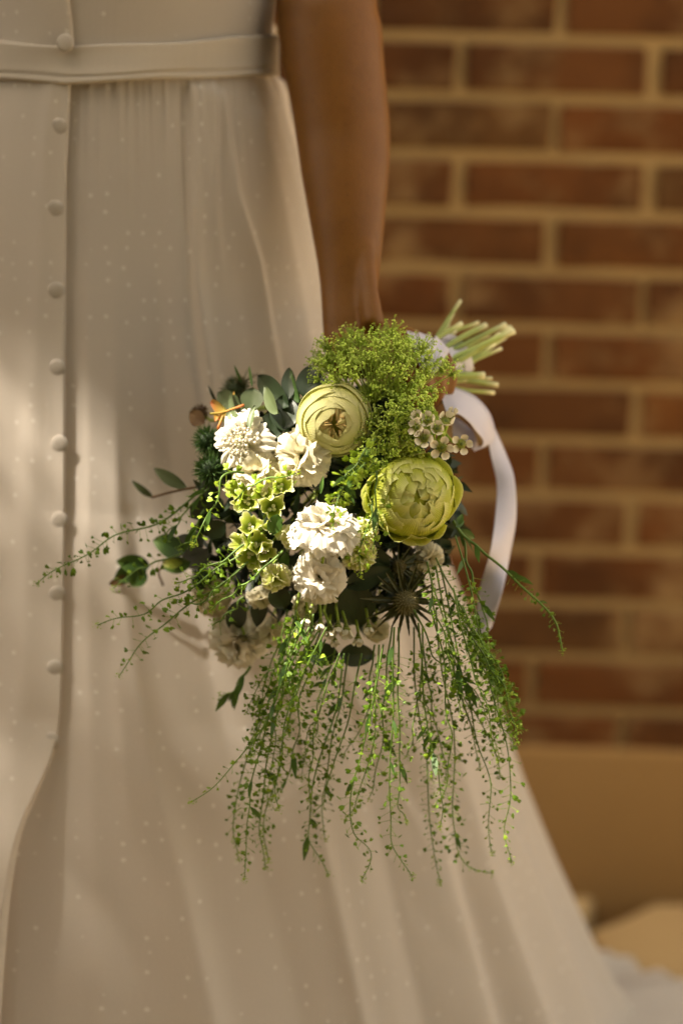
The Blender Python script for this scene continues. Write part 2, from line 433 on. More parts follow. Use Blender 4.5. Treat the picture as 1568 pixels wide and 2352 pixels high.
# small leaves added in the sun's path to dim it on the skirt front
NF = 2700; fi = r.integers(0, len(LEFT), NF)
fp = np.array([P(LEFT[i][0], LEFT[i][1], -.05) for i in fi]) + SUN_DIR * (7.0 + r.uniform(-1.2, 1.2, NF))[:, None]
off = r.normal(size=(NF, 3)); off -= (off @ SUN_DIR)[:, None] * SUN_DIR; off /= np.linalg.norm(off, axis=1)[:, None]
fp += off * (.17 * np.sqrt(r.random(NF)))[:, None]
fa = r.normal(size=(NF, 3)); fa /= np.linalg.norm(fa, axis=1)[:, None]; fb_ = np.cross(fa, r.normal(size=(NF, 3))); fb_ /= np.linalg.norm(fb_, axis=1)[:, None]
fz = r.uniform(.011, .018, NF)[:, None]
cr = MB(); cr.add(np.stack([fp - fa * fz, fp + fb_ * fz * .6, fp + fa * fz, fp - fb_ * fz * .6], 1).reshape(-1, 3), np.arange(4 * NF).reshape(-1, 4), np.tile([(0.5, 0), (1, .5), (.5, 1), (0, .5)], (NF, 1)))
cr.add(q, np.arange(4 * NL).reshape(-1, 4), np.tile([(0.5, 0), (1, .5), (.5, 1), (0, .5)], (NL, 1)))
tag(cr.build('crown', M['tree_leaf'], tree, shade=False), kind='stuff')

# unseen hedge added to cut light from the front and left
hedge = MB(); r = np.random.default_rng(9)
hedge.box((-4.4, -4.0, -.15), (2.0, -2.75, 6.2)); hedge.box((-4.4, -2.8, -.15), (-2.75, .55, 1.7))
NH = 14000; nb_ = 10000
hp = np.vstack([np.column_stack([r.uniform(-4.4, 2.05, nb_), -2.75 + r.normal(0, .05, nb_), r.uniform(-.1, 6.3, nb_)]),
                np.column_stack([-2.75 + r.normal(0, .05, NH - nb_), r.uniform(-2.8, .6, NH - nb_), r.uniform(-.1, 1.78, NH - nb_)])])
ax = r.normal(size=(NH, 3)); ax /= np.linalg.norm(ax, axis=1)[:, None]; bx = np.cross(ax, r.normal(size=(NH, 3))); bx /= np.linalg.norm(bx, axis=1)[:, None]
hedge.add(np.stack([hp - ax * .07, hp + bx * .035, hp + ax * .07, hp - bx * .035], 1).reshape(-1, 3), np.arange(4 * NH).reshape(-1, 4))
tag(hedge.build('light_blocking_hedge', M['tree_leaf'], shade=False), 'tall evergreen hedge added out of view to cut the front and left light', 'hedge')

# ------------------------------------------------------------------ person: one continuous body
TX, TY = -0.232, 0.12
def cone_chain(mb, pts, rad, sides=14, n=None):
    n = n or max(8, len(pts) * 6)
    p = crom(pts, n); rd = np.interp(np.linspace(0, 1, n), np.linspace(0, 1, len(rad)), rad)
    mb.tube(p, rd, sides); mb.ball(p[0], rd[0], 14, 9); mb.ball(p[-1], rd[-1], 14, 9)
body = MB()
# torso (hidden under the dress), neck and head
tz = [.80, .92, 1.02, 1.14, 1.22, 1.32, 1.42, 1.47, 1.50, 1.56, 1.60]
trx = [.12, .13, .13, .125, .125, .14, .160, .140, .060, .052, .05]
tryy = [.07, .08, .085, .085, .088, .10, .100, .08, .055, .052, .05]
ph = np.arange(40) * 2 * math.pi / 40
g = np.array([[(TX + a * math.cos(p), TY + b * math.sin(p), z) for z, a, b in zip(tz, trx, tryy)] for p in ph])
k0 = body.n; body.grid(g, wrap=True); nz_ = len(tz)
body.f.append(tuple(k0 + i * nz_ for i in reversed(range(40)))); body.f.append(tuple(k0 + i * nz_ + nz_ - 1 for i in range(40)))
body.ball((TX - .02, TY - .01, 1.70), (.072, .092, .115), 28, 20); body.ball((TX - .025, TY - .035, 1.645), (.05, .06, .055), 20, 14)
cone_chain(body, [(TX - .03, TY - .095, 1.715), (TX - .033, TY - .112, 1.685)], [.008, .013], 10)
# left arm from its outline in the picture
AT = [(0, 636, 866), (50, 637, 876), (100, 641, 880), (150, 650, 883), (200, 659, 888), (250, 668, 893), (300, 676, 895.5), (350, 684, 896), (400, 691, 893),
      (450, 700, 888.5), (500, 709, 884), (550, 718, 880), (600, 727, 875), (650, 734, 869), (700, 738, 870), (740, 739, 877), (770, 741, 883), (805, 744, 890), (840, 752, 894), (870, 768, 890)]
arm_c, arm_r = [], []
def arm_y(v): return np.interp(v, [0, 300, 770, 870], [.085, .045, -.045, -.055])
for v_, a, b in AT:
    y_ = float(arm_y(v_)); A, B = P(a, v_, y_), P(b, v_, y_)
    arm_c.append((A + B) / 2); arm_r.append(np.linalg.norm(B - A) / 2)
up = [np.array([TX + .165, TY - .005, 1.415]), np.array([TX + .215, TY, 1.33]), (arm_c[0] + np.array([TX + .225, TY, 1.28])) / 2 + np.array([.0, .005, .0])]
c_all = np.array(up + arm_c); r_all = np.array([.052, .048, .045] + arm_r)
nn = 90; cs = crom(c_all, nn); rs = np.interp(np.linspace(0, len(c_all) - 1, nn), np.arange(len(c_all)), r_all)
tt = np.linspace(0, 1, nn); depth = np.interp(tt, [0, .3, .6, .8, .9, 1], [1, .98, .93, .72, .52, .38])
ph = np.arange(36) * 2 * math.pi / 36
g = np.array([[(c[0] + rr_ * math.cos(p), c[1] + rr_ * dd * math.sin(p), c[2]) for c, rr_, dd in zip(cs, rs, depth)] for p in ph])
k0 = body.n; body.grid(g, wrap=True)
body.f.append(tuple(k0 + i * nn for i in range(36))); body.f.append(tuple(k0 + i * nn + nn - 1 for i in reversed(range(36))))
body.ball(up[0], (.055, .055, .055), 18, 12)
# tendon and wrist bone on the lit side, as in the picture
cone_chain(body, [P(838, 560, -.02), P(846, 660, -.045), P(856, 735, -.062)], [.010, .0095, .011], 10)
# right arm, hanging at the far side
cone_chain(body, [(TX - .165, TY, 1.415), (TX - .225, TY + .02, 1.17), (TX - .26, TY - .01, .96), (TX - .265, TY - .05, .85)], [.05, .042, .034, .028])
for k in range(4): cone_chain(body, [(TX - .265, TY - .075 + .02 * k, .83), (TX - .262, TY - .08 + .02 * k, .76), (TX - .245, TY - .08 + .02 * k, .71)], [.012, .010, .008], 10)
cone_chain(body, [(TX - .255, TY - .07, .84), (TX - .235, TY - .11, .79), (TX - .225, TY - .115, .75)], [.013, .011, .008], 10)
# left hand closed round the stems
W_ = P(815, 800, -.05)
BIND = P(948, 868, -.055); STEM_END = P(1105, 782, .03)
AX = unit(STEM_END - BIND); GRIP = BIND - AX * .012
e1 = W_ - GRIP; e1 = unit(e1 - AX * np.dot(e1, AX)); e2 = np.cross(AX, e1)
if e2[1] > 0: e2 = -e2                      # e2 points to the camera
RB = .017
def around(ang, off, rad): return GRIP + AX * off + rad * (math.cos(ang) * e1 + math.sin(ang) * e2)
for k, (off, ln) in enumerate(zip((.030, .011, -.008, -.026), (1.0, 1.08, 1.02, .86))):
    rf = (.0092, .0095, .009, .008)[k]
    kn = around(.45, off * .95, RB + .020)
    body.ball(kn, .0125, 14, 10)
    cone_chain(body, [W_ + AX * off * .55 + e2 * .004, (W_ + kn) / 2 + AX * off * .2, kn], [.017, .0145, .0125], 12)
    cone_chain(body, [kn] + [around(a, off, RB + rf + .002) for a in np.linspace(.9, .9 + 3.0 * ln, 6)], [.0115, rf + .0008, rf, rf, rf * .95, rf * .9, rf * .82], 12)
cone_chain(body, [W_ + AX * .012 - e2 * .012, around(-.35, .030, RB + .022), around(-1.0, .040, RB + .013), around(-1.9, .046, RB + .010)], [.016, .0135, .011, .009], 12)
bme = body.mesh('tmp_body', M['skin']); tmp = bpy.data.objects.new('tmp_body', bme); COL.objects.link(tmp)
md = tmp.modifiers.new('r', 'REMESH'); md.mode = 'VOXEL'; md.voxel_size = .0034; md.use_smooth_shade = True
ms = tmp.modifiers.new('s', 'CORRECTIVE_SMOOTH') if False else tmp.modifiers.new('s', 'SMOOTH'); ms.iterations = 6; ms.factor = .5
dg = bpy.context.evaluated_depsgraph_get(); dg.update()
fin = bpy.data.meshes.new_from_object(tmp.evaluated_get(dg)); bpy.data.objects.remove(tmp); bpy.data.meshes.remove(bme)
fin.name = 'body'; fin.materials.clear(); fin.materials.append(M['skin'])
fin.polygons.foreach_set('use_smooth', np.full(len(fin.polygons), True))
person = empty('person', (TX, TY, 0))
tag(person, 'person in an ivory dotted buttoned dress, bare arm hanging, hand closed round a bouquet', 'person')
link('body', fin, person)
M['hair'] = plain_mat('brown_hair', (.06, .032, .016), .5, .3, 90, .5)
hr = MB(); hr.ball((TX - .015, TY + .022, 1.725), (.080, .088, .105), 28, 18); hr.ball((TX, TY + .11, 1.70), (.05, .045, .05), 18, 12)
hr.build('hair', M['hair'], person)

# ------------------------------------------------------------------ dress
UR = np.array([(175, 613), (230, 640), (300, 660), (400, 690), (480, 711), (560, 727), (640, 738), (700, 752), (850, 810), (1050, 905), (1250, 995), (1450, 1070), (1620, 1122),
               (1740, 1160), (1830, 1190), (1920, 1225), (2010, 1261), (2100, 1301), (2190, 1342), (2280, 1388), (2351, 1432), (2500, 1530), (2700, 1660), (2900, 1790)])
def yc_of(v): return np.interp(v, [100, 700, 1500, 2351, 2900], [.12, .13, .20, .27, .30])
rp = np.array([P(u_, v_, float(yc_of(v_))) for v_, u_ in UR])
o_ = np.argsort(rp[:, 2]); RZ, RX = rp[o_, 2], rp[o_, 0]
Z_TOP = 1.135
def skirt_base(phi, z):
    xr = np.interp(z, RZ, RX); xl = np.interp(z, [0, .35, .75, 1.0, 1.14], [-.74, -.64, -.50, -.42, -.365])
    yc = np.interp(z, [0, .3, .75, 1.14], [.30, .25, .165, .12])
    yf = np.interp(z, [0, .2, .35, .5, .7, .95, 1.14], [-.205, -.155, -.110, -.066, -.024, .004, .022]); yb = np.interp(z, [0, .3, .75, 1.0, 1.14], [.62, .50, .34, .27, .215])
    xc = np.interp(z, [0, .5, .9, 1.14], [-.16, -.19, -.215, -.22])
    c, s = np.cos(phi), np.sin(phi)
    ex = np.interp(z, [.3, 1.0], [.94, 1.0])
    cc = np.sign(c) * np.abs(c) ** ex
    x = xc + np.where(c > 0, xr - xc, xc - xl) * cc
    y = yc + np.where(s > 0, yb - yc, yc - yf) * s
    return np.stack([x, y, z + 0 * phi], -1)
# pleats and folds: place in the picture (v, u), height in mm at top and bottom, widths left and right in picture units
FOLDS = [
    ([(190, 262), (800, 264), (1200, 270), (1500, 302), (1800, 360), (2050, 425), (2351, 492), (2700, 570)], [1, 3, 6, 9, 10], 60, 26),
    ([(190, 205), (700, 206), (1300, 205), (1800, 215), (2351, 230), (2700, 240)], [1.5, 3, 3, 2, 2], 22, 35),
    ([(190, 345), (700, 365), (1200, 400), (1700, 520), (2351, 700), (2700, 800)], [-1.5, -5, -5, -4, -5], 55, 50),
    ([(185, 418), (400, 424), (700, 440), (1000, 470)], [-5, -5, -3, 0], 13, 12),
    ([(185, 440), (400, 446), (650, 452), (1000, 500), (1500, 640), (2351, 830), (2700, 920)], [5, 6, 5, 4, 5], 16, 20),
    ([(185, 488), (400, 492), (520, 500), (700, 520)], [5, 5, 2, 0], 20, 7),
    ([(205, 505), (300, 522), (450, 545), (600, 592), (800, 628), (1100, 690)], [5, 6, 5, 2, 0], 24, 8),
    ([(560, 540), (700, 562), (900, 600), (1200, 690), (1700, 830), (2351, 985), (2700, 1060)], [0, -5, -6, -6, -6], 40, 38),
    ([(250, 590), (400, 630), (600, 670), (1000, 745), (1500, 900), (1900, 1000), (2351, 1110), (2700, 1190)], [4, 6, 7, 9, 9], 36, 22),
    ([(1200, 900), (1700, 1030), (2000, 1110), (2351, 1235), (2700, 1360)], [0, 6, 9, 10, 10], 34, 20),
    ([(1200, 860), (1700, 985), (2000, 1060), (2351, 1170), (2700, 1280)], [0, -5, -8, -9, -9], 30, 30),
    ([(1500, 1030), (1750, 1110), (2000, 1205), (2351, 1340), (2700, 1480)], [0, 4, 7, 8, 8], 26, 16),
    ([(1000, 80), (1500, 70), (2351, 30)], [0, 3, 4], 40, 40),
]
_fr = np.random.default_rng(12)
for k_ in range(26):
    u0 = 175 + k_ * 17.5 + _fr.uniform(-6, 6); ln_ = _fr.uniform(90, 420); dr = (u0 - 300) * .10 * ln_ / 300 + _fr.uniform(-6, 10)
    FOLDS.append(([(176, u0), (176 + ln_ * .5, u0 + dr * .4), (176 + ln_, u0 + dr)], [_fr.uniform(.8, 2.2) * (1 + (u0 > 400) * .8), _fr.uniform(.4, 1.4), 0], _fr.uniform(6, 12), _fr.uniform(3, 8)))
for k_ in range(16):
    u0, v0 = _fr.uniform(180, 900), _fr.uniform(500, 1700); sl = (u0 - 150) / 1500; ln_ = _fr.uniform(250, 700)
    FOLDS.append(([(v0, u0), (v0 + ln_ / 2, u0 + sl * ln_ * .5), (v0 + ln_, u0 + sl * ln_)], [0, _fr.uniform(-2.2, 2.8), 0], _fr.uniform(12, 26), _fr.uniform(10, 24)))
def fold_h(u, v):
    h = np.zeros_like(u)
    for pts, amp, wl_, wr_ in FOLDS:
        p = np.array(pts, float); uc = np.interp(v, p[:, 0], p[:, 1])
        A = np.interp(v, np.linspace(p[0, 0], p[-1, 0], len(amp)), amp) * smooth(v, p[0, 0] - 15, p[0, 0] + 25)
        if amp[-1] == 0: A = A * (1 - smooth(v, p[-1, 0] - 120, p[-1, 0]))
        w = np.where(u < uc, wl_, wr_) * (1 + .35 * smooth(v, 700, 2300)); d = (u - uc) / w
        h += A * (.001 + .0006 * smooth(v, 500, 1600)) * np.exp(-np.abs(d) ** 1.5)
    return h
def skirt(phi, z, lift=0.0):
    b = skirt_base(phi, z)
    e = 1e-3
    du = skirt_base(phi + e, z) - b; dz = skirt_base(phi, z + e) - b
    nrm = np.cross(du, dz); nrm /= np.linalg.norm(nrm, axis=-1)[..., None] + 1e-12
    u, v = proj(b)
    front = smooth(-np.sin(phi), -.05, .25)
    gen = .006 * np.sin(phi * 17 + 2 * z) * np.interp(z, [.2, 1.14], [2.4, .5]) * (1 - front)
    return b + nrm * (fold_h(u, v) * front + gen + lift)[..., None]
dress = empty('dress', (TX, TY, 0)); dress.parent = person; dress.location = (0, 0, 0); WLOC['dress'] = Matrix.Translation((TX, TY, 0))
NP, NZ = 620, 260
phis = np.linspace(0, 2 * math.pi, NP, endpoint=False) - math.pi / 2
zs = np.linspace(1.155, .004, NZ)
PH, ZZ = np.meshgrid(phis, zs, indexing='ij')
ms_ = MB(); G = skirt(PH, ZZ)
UVR = lambda z: np.interp(z, [0, .35, .75, 1.0, 1.15], [.52, .42, .28, .20, .165])
PW = (PH + math.pi / 2 + math.pi) % (2 * math.pi) - math.pi; uvs = np.stack([PW * UVR(ZZ), ZZ * 1.03], -1)
ms_.grid(G, uvs, wrap=True)
ms_.build('skirt', M['dress'], dress)
# overlapping front panel with its free edge and, below the last button, the opening
EDGE = np.array([(180, 166), (300, 160), (400, 154), (800, 151), (1200, 151), (1500, 147), (1650, 141), (1720, 132), (1800, 102), (1900, 64), (2050, 41), (2200, 28), (2351, 17), (2600, 0)])
pz = np.linspace(1.15, .01, 220); pe = []
scan = np.linspace(-math.pi / 2 - 1.2, -math.pi / 2 + .9, 700)
for z in pz:
    b = skirt_base(scan, np.full_like(scan, z)); u_, v_ = proj(b); tgt = np.interp(v_, EDGE[:, 0], EDGE[:, 1])
    pe.append(scan[np.argmin(np.abs(u_ - tgt))])
pe = np.convolve(np.pad(pe, 4, mode='edge'), np.ones(9) / 9, 'valid')
NS = 90
sw = np.linspace(0, 1, NS) ** 1.6
ang = pe[None, :] - sw[:, None] * 1.55
ZP = np.broadcast_to(pz[None, :], ang.shape)
_, vz = proj(skirt_base(pe, pz)); open_ = smooth(vz, 1640, 2000)
dist = sw[:, None]
lift = .0055 * (1 - smooth(dist, .5, 1.0)) + .002 + (.026 * open_[None, :]) * np.exp(-(dist / .16) ** 2) + .0025 * np.exp(-((dist - .07) / .03) ** 2)
GP = skirt(ang, ZP, lift)
GPb = skirt(ang[:1], ZP[:1], np.full_like(lift[:1], -.002) + .016 * open_[None, :])
GP = np.concatenate([GPb, GP], 0)
ZC = np.concatenate([ZP[:1], ZP], 0); uvp = np.stack([(np.concatenate([ang[:1] + .004, ang], 0) + math.pi / 2) * UVR(ZC) + .3, ZC * 1.03], -1)
mpn = MB(); mpn.grid(GP, uvp); mpn.build('front_panel', M['dress'], dress)
# bodice
zb = np.array([1.12, 1.15, 1.19, 1.24, 1.30, 1.36, 1.42, 1.455])
rxb = np.array([.1485, .1495, .152, .157, .164, .170, .172, .150]); ryb = np.array([.101, .102, .104, .110, .121, .122, .112, .09])
zz = np.linspace(zb[0], zb[-1], 60); ph = np.arange(240) * 2 * math.pi / 240
PB, ZB = np.meshgrid(ph, zz, indexing='ij')
fb = 1 + .004 * np.sin(PB * 9 + 6 * ZB) * np.exp(-((ZB - 1.18) / .05) ** 2)
g = np.stack([TX + np.interp(ZB, zb, rxb) * fb * np.cos(PB), TY + np.interp(ZB, zb, ryb) * fb * np.sin(PB), ZB], -1)
mbd = MB(); mbd.grid(g, np.stack([PB * .15, ZB], -1), wrap=True); mbd.build('bodice', M['dress'], dress)
def bod(phi, z, lift): return np.stack([TX + (np.interp(z, zb, rxb) + lift) * np.cos(phi), TY + (np.interp(z, zb, ryb) + lift) * np.sin(phi), z], -1)
# bodice closing edge
ez = np.linspace(1.125, 1.44, 44); ep = []
for z in ez:
    sc = np.linspace(-math.pi, 0, 500); b = bod(sc, np.full_like(sc, z), 0.0); u_, v_ = proj(b)
    ep.append(sc[np.argmin(np.abs(u_ - np.interp(v_, [-200, 0, 95], [146, 160, 171])))])
ep = np.array(ep); sw = np.linspace(0, 1, 30)
AB = ep[None, :] - sw[:, None] * .55; ZE = np.broadcast_to(ez[None, :], AB.shape)
GB = bod(AB, ZE, .0035 * (1 - sw[:, None] ** 2) + .0005); GB = np.concatenate([bod(AB[:1], ZE[:1], -.001), GB], 0)
mo = MB(); mo.grid(GB, np.stack([np.concatenate([AB[:1], AB], 0) * .15, np.concatenate([ZE[:1], ZE], 0)], -1)); mo.build('bodice_placket', M['dress'], dress)
# waistband
BT = np.array([(-400, 85), (0, 94), (150, 106), (300, 100), (400, 95), (500, 88), (620, 80), (800, 75)]); BB = np.array([(-400, 175), (0, 184), (150, 191), (300, 187), (400, 182), (500, 178), (615, 175), (800, 170)])
NB = 260; pb = np.arange(NB) * 2 * math.pi / NB
def band_z(tab):
    z = np.full(NB, 1.15)
    for _ in range(6):
        b = bod(pb, z, .008); b[:, 1] = np.minimum(b[:, 1], TY); u_, v_ = proj(b)
        tv = np.interp(u_, tab[:, 0], tab[:, 1]); z = z + (v_ - tv) / F_PX * 2.05
    return z
zt_, zb_ = band_z(BT), band_z(BB)
secs = [(0, .000), (0, .0045), (.015, .0068), (.04, .0072), (.12, .0068), (.3, .007), (.5, .0072), (.7, .0078), (.78, .0084), (.80, .0076), (.86, .0090), (.95, .0094), (.985, .0088), (1, .006), (1, .000)]
g = np.stack([bod(pb, zt_ + (zb_ - zt_) * t + .0008 * np.sin(pb * 7 + t * 5), h + .0012 * np.sin(pb * 5 + 3 * t)) for t, h in secs], 1)
mwb = MB(); mwb.grid(g, np.stack([np.broadcast_to(pb[:, None] * .15, g.shape[:2]), g[..., 2]], -1), wrap=True); mwb.build('waistband', M['band'], dress)
# covered buttons
def on_skirt(u, v, lift):
    y = 0.0
    for _ in range(12):
        p = P(u, v, y); sc = np.linspace(-math.pi, 0, 600); b = skirt(sc, np.full_like(sc, p[2]), np.full_like(sc, lift))
        y = np.interp(p[0], b[:, 0], b[:, 1])
    k = np.argmin(np.abs(b[:, 0] - p[0])); t = unit(b[min(k + 3, 599)] - b[max(k - 3, 0)]); nrm = unit(np.cross(t, [0, 0, 1]))
    if nrm[1] > 0: nrm = -nrm
    return P(u, v, y), nrm
bt = MB(); prf = [(0, .0016), (.0035, .0015), (.0065, .0011), (.0080, .0005), (.0086, -.0003), (.0083, -.0012), (.005, -.002)]
a = np.arange(20) * 2 * math.pi / 20
bt.grid(np.stack([np.stack([r0 * np.cos(a), r0 * np.sin(a), np.full(20, h0)], -1) for r0, h0 in prf], 1), wrap=True)
bmesh_ = bt.mesh('button', M['button'])
for u_, v_ in [(136, 292), (128, 480), (130, 668), (132, 845), (138, 1020), (138, 1195), (133, 1365), (128, 1535), (119, 1702)]:
    p, nr = on_skirt(u_, v_, .0078); nr = unit(nr + np.array([.06 * math.sin(v_), 0, .06 * math.cos(v_)]))
    link('button', bmesh_, dress, matrix=Matrix.Translation((-TX, -TY, 0)) @ frame(p, nr))
p = P(150, 98, TY - .108); link('button', bmesh_, dress, matrix=Matrix.Translation((-TX, -TY, 0)) @ frame(p, (-.2, -1, .1)))
# gathered fold of the back hanging beside the hip, lit between body and arm
mf = MB(); rows_ = []
for v_, a_, b_ in [(60, 622, 634), (90, 620, 631), (120, 618, 626), (150, 615, 624), (172, 614, 630), (190, 618, 652), (215, 622, 660), (260, 636, 668), (320, 655, 682), (400, 682, 702), (480, 706, 720)]:
    y_ = .19; A, B = P(a_, v_, y_), P(b_, v_, y_); c = (A + B) / 2; w = (B - A) / 2
    th = np.arange(18) * 2 * math.pi / 18
    rows_.append([c + w * math.cos(t) * (1 + .12 * math.sin(5 * t + v_)) + np.array([0, .018 * math.sin(t), .002 * math.sin(3 * t)]) for t in th])
g = np.array(rows_).transpose(1, 0, 2); mf.grid(g, np.stack([np.full(g.shape[:2], .3), g[..., 2]], -1), wrap=True); mf.build('back_gather', M['dress'], dress)
# train lying on the paving
inner = crom([(.02, .56), (.10, .50), (.16, .40), (.20, .28), (.22, .12), (.20, -.02)], 60)
f1, f2, f3 = PG(1330, 2182, .02), PG(1440, 2196, .025), PG(1580, 2246, .02)
outer = crom([(f1[0] - .16, f1[1] + .03), f1[:2], f2[:2], f3[:2], (f3[0] + .22, f3[1] - .14), (f3[0] + .25, .10), (.55, -.08)], 60)
tw = np.linspace(0, 1, 40); g = np.zeros((60, 40, 3))
for i in range(60):
    xy = inner[i] + (outer[i] - inner[i]) * tw[:, None]
    h = .05 * (1 - tw) ** 2.2 + .012 + .016 * (1 + np.sin(i * .55 + 3 * tw)) * np.sin(tw * math.pi) + .010 * (1 + np.sin(i * 1.3 + 1 + tw * 2)) * tw
    h = h * (1 - smooth(tw, .93, 1)) + .006 * smooth(tw, .93, 1)
    g[i] = np.column_stack([xy, h])
mt = MB(); mt.grid(g, np.stack([g[..., 0], g[..., 1]], -1)); mt.build('train', M['dress'], dress)

# ------------------------------------------------------------------ bouquet
PX = 1.79 / F_PX                                  # metres per picture unit at the flowers
G_ = lambda a: tuple(a)
M['rose_cream'] = plant_mat('rose_cream_green', [(0, (.26, .34, .02)), (.5, (.42, .47, .06)), (.8, (.58, .58, .17)), (.95, (.72, .69, .32)), (1, (.68, .66, .30))], .55, .36, .08, 60, vein=9)
M['rose_heart'] = plant_mat('rose_browned_heart', [(0, (.50, .46, .16)), (.92, (.64, .58, .25)), (.985, (.50, .36, .12)), (1, (.34, .18, .05))], .6, .22, .18, 160)
M['rose_lime'] = plant_mat('rose_lime_yellow', [(0, (.23, .30, .010)), (.5, (.38, .44, .022)), (.88, (.50, .54, .06)), (1, (.68, .69, .26))], .55, .36, .08, 60, vein=9)
M['white_petal'] = plant_mat('white_petal', [(0, (.42, .44, .16)), (.35, (.68, .62, .45)), (1, (.84, .80, .70))], .6, .42, .05, 80, vein=14)
M['cream_petal'] = plant_mat('cream_petal', [(0, (.36, .38, .12)), (.4, (.60, .55, .34)), (1, (.72, .66, .48))], .6, .28, .06, 80, vein=12)
M['lime_petal'] = plant_mat('lime_petal', [(0, (.18, .27, .02)), (.6, (.40, .46, .06)), (.88, (.62, .64, .22)), (1, (.82, .80, .56))], .55, .30, .12, 90, vein=10)
M['wax_petal'] = plant_mat('wax_petal', [(0, (.46, .42, .2)), (.3, (.70, .64, .46)), (1, (.80, .74, .60))], .5, .22, .06, 90)
M['wax_centre'] = plant_mat('wax_centre', [(0, (.08, .12, .015)), (1, (.26, .30, .04))], .5, .1, .15, 200)
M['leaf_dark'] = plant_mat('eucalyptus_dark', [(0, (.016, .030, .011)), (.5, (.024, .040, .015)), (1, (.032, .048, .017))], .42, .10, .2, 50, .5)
M['leaf_grey'] = plant_mat('eucalyptus_grey', [(0, (.07, .095, .035)), (1, (.11, .14, .06))], .5, .18, .15, 50)
M['leaf_blush'] = plant_mat('eucalyptus_blush', [(0, (.30, .26, .05)), (.55, (.48, .27, .05)), (1, (.62, .20, .06))], .5, .35, .12, 50)
M['leaf_green'] = plant_mat('leaf_green', [(0, (.05, .11, .02)), (1, (.09, .17, .03))], .45, .28, .2, 60)
M['moss_green'] = plant_mat('dianthus_green', [(0, (.02, .045, .010)), (.6, (.04, .09, .014)), (1, (.10, .17, .03))], .6, .2, .2, 90)
M['cress_stem'] = plant_mat('cress_stem', [(0, (.10, .17, .03)), (1, (.13, .24, .03))], .5, .15, .15, 60)
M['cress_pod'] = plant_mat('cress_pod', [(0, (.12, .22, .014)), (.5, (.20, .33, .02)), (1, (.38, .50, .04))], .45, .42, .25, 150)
M['cress_pod_sunlit'] = plant_mat('cress_pod_sunlit', [(0, (.24, .36, .02)), (.5, (.36, .48, .035)), (1, (.52, .60, .07))], .45, .45, .25, 150)  # lighter copy of the pod colour, with sunlight put into it
M['lace_stem'] = plant_mat('lace_stem', [(0, (.36, .48, .06)), (1, (.52, .63, .13))], .5, .35, .12, 60)
M['lace_floret'] = plant_mat('lace_floret', [(0, (.38, .54, .045)), (.6, (.56, .69, .10)), (1, (.86, .86, .42))], .6, .42, .2, 200)
M['cut_stem'] = plant_mat('cut_stem', [(0, (.13, .20, .03)), (.5, (.22, .30, .055)), (.90, (.32, .37, .10)), (.96, (.52, .51, .25)), (1, (.62, .58, .33))], .45, .05, .25, 70)
M['thistle'] = plant_mat('thistle_bract', [(0, (.05, .055, .02)), (.6, (.085, .09, .035)), (1, (.20, .18, .08))], .5, .08, .2, 80)
M['thistle_cone'] = plant_mat('thistle_cone', [(0, (.07, .06, .02)), (1, (.26, .22, .09))], .6, .05, .2, 300)
M['brown_bud'] = plant_mat('brown_bud', [(0, (.09, .045, .015)), (1, (.16, .09, .03))], .7, .05, .25, 200)

bouquet = empty('bouquet', BIND)
tag(bouquet, 'bouquet of lime roses, white blooms and trailing greenery tied with a pale ribbon', 'bouquet')
IB = Matrix.Translation(-Vector(BIND))
UC, VC = 760.0, 1180.0
def dome_y(u, v):
    q = ((u - UC) / 360.0) ** 2 + ((v - VC) / 360.0) ** 2
    return -.085 - .095 * math.sqrt(max(0.0, 1 - q))
def look(u, v, k=.0022): return unit([(u - UC) * k, -1.0, -(v - VC) * k])

def blade(nu, nv, fn):
    s, t = np.meshgrid(np.linspace(-1, 1, nu), np.linspace(0, 1, nv), indexing='ij')
    p = np.stack(fn(s, t), -1)
    return p, np.stack([(s + 1) / 2, t + 0 * s], -1)
def petal(parent, fn, mat, nu=13, nv=9, name='petal'):
    p, uv = blade(nu, nv, fn); mb = MB(); mb.grid(p, uv)
    return link(name, mb.mesh(name, mat), parent, matrix=Matrix.Identity(4))
def part(name, mb, mat, pos, d, spin=0.0):
    return link(name, mb.mesh(name, mat), bouquet, matrix=IB @ frame(pos, d, spin))
STEMS = []
def stem_from(pos, d, back=.03): STEMS.append((np.array(pos), unit(d), back))

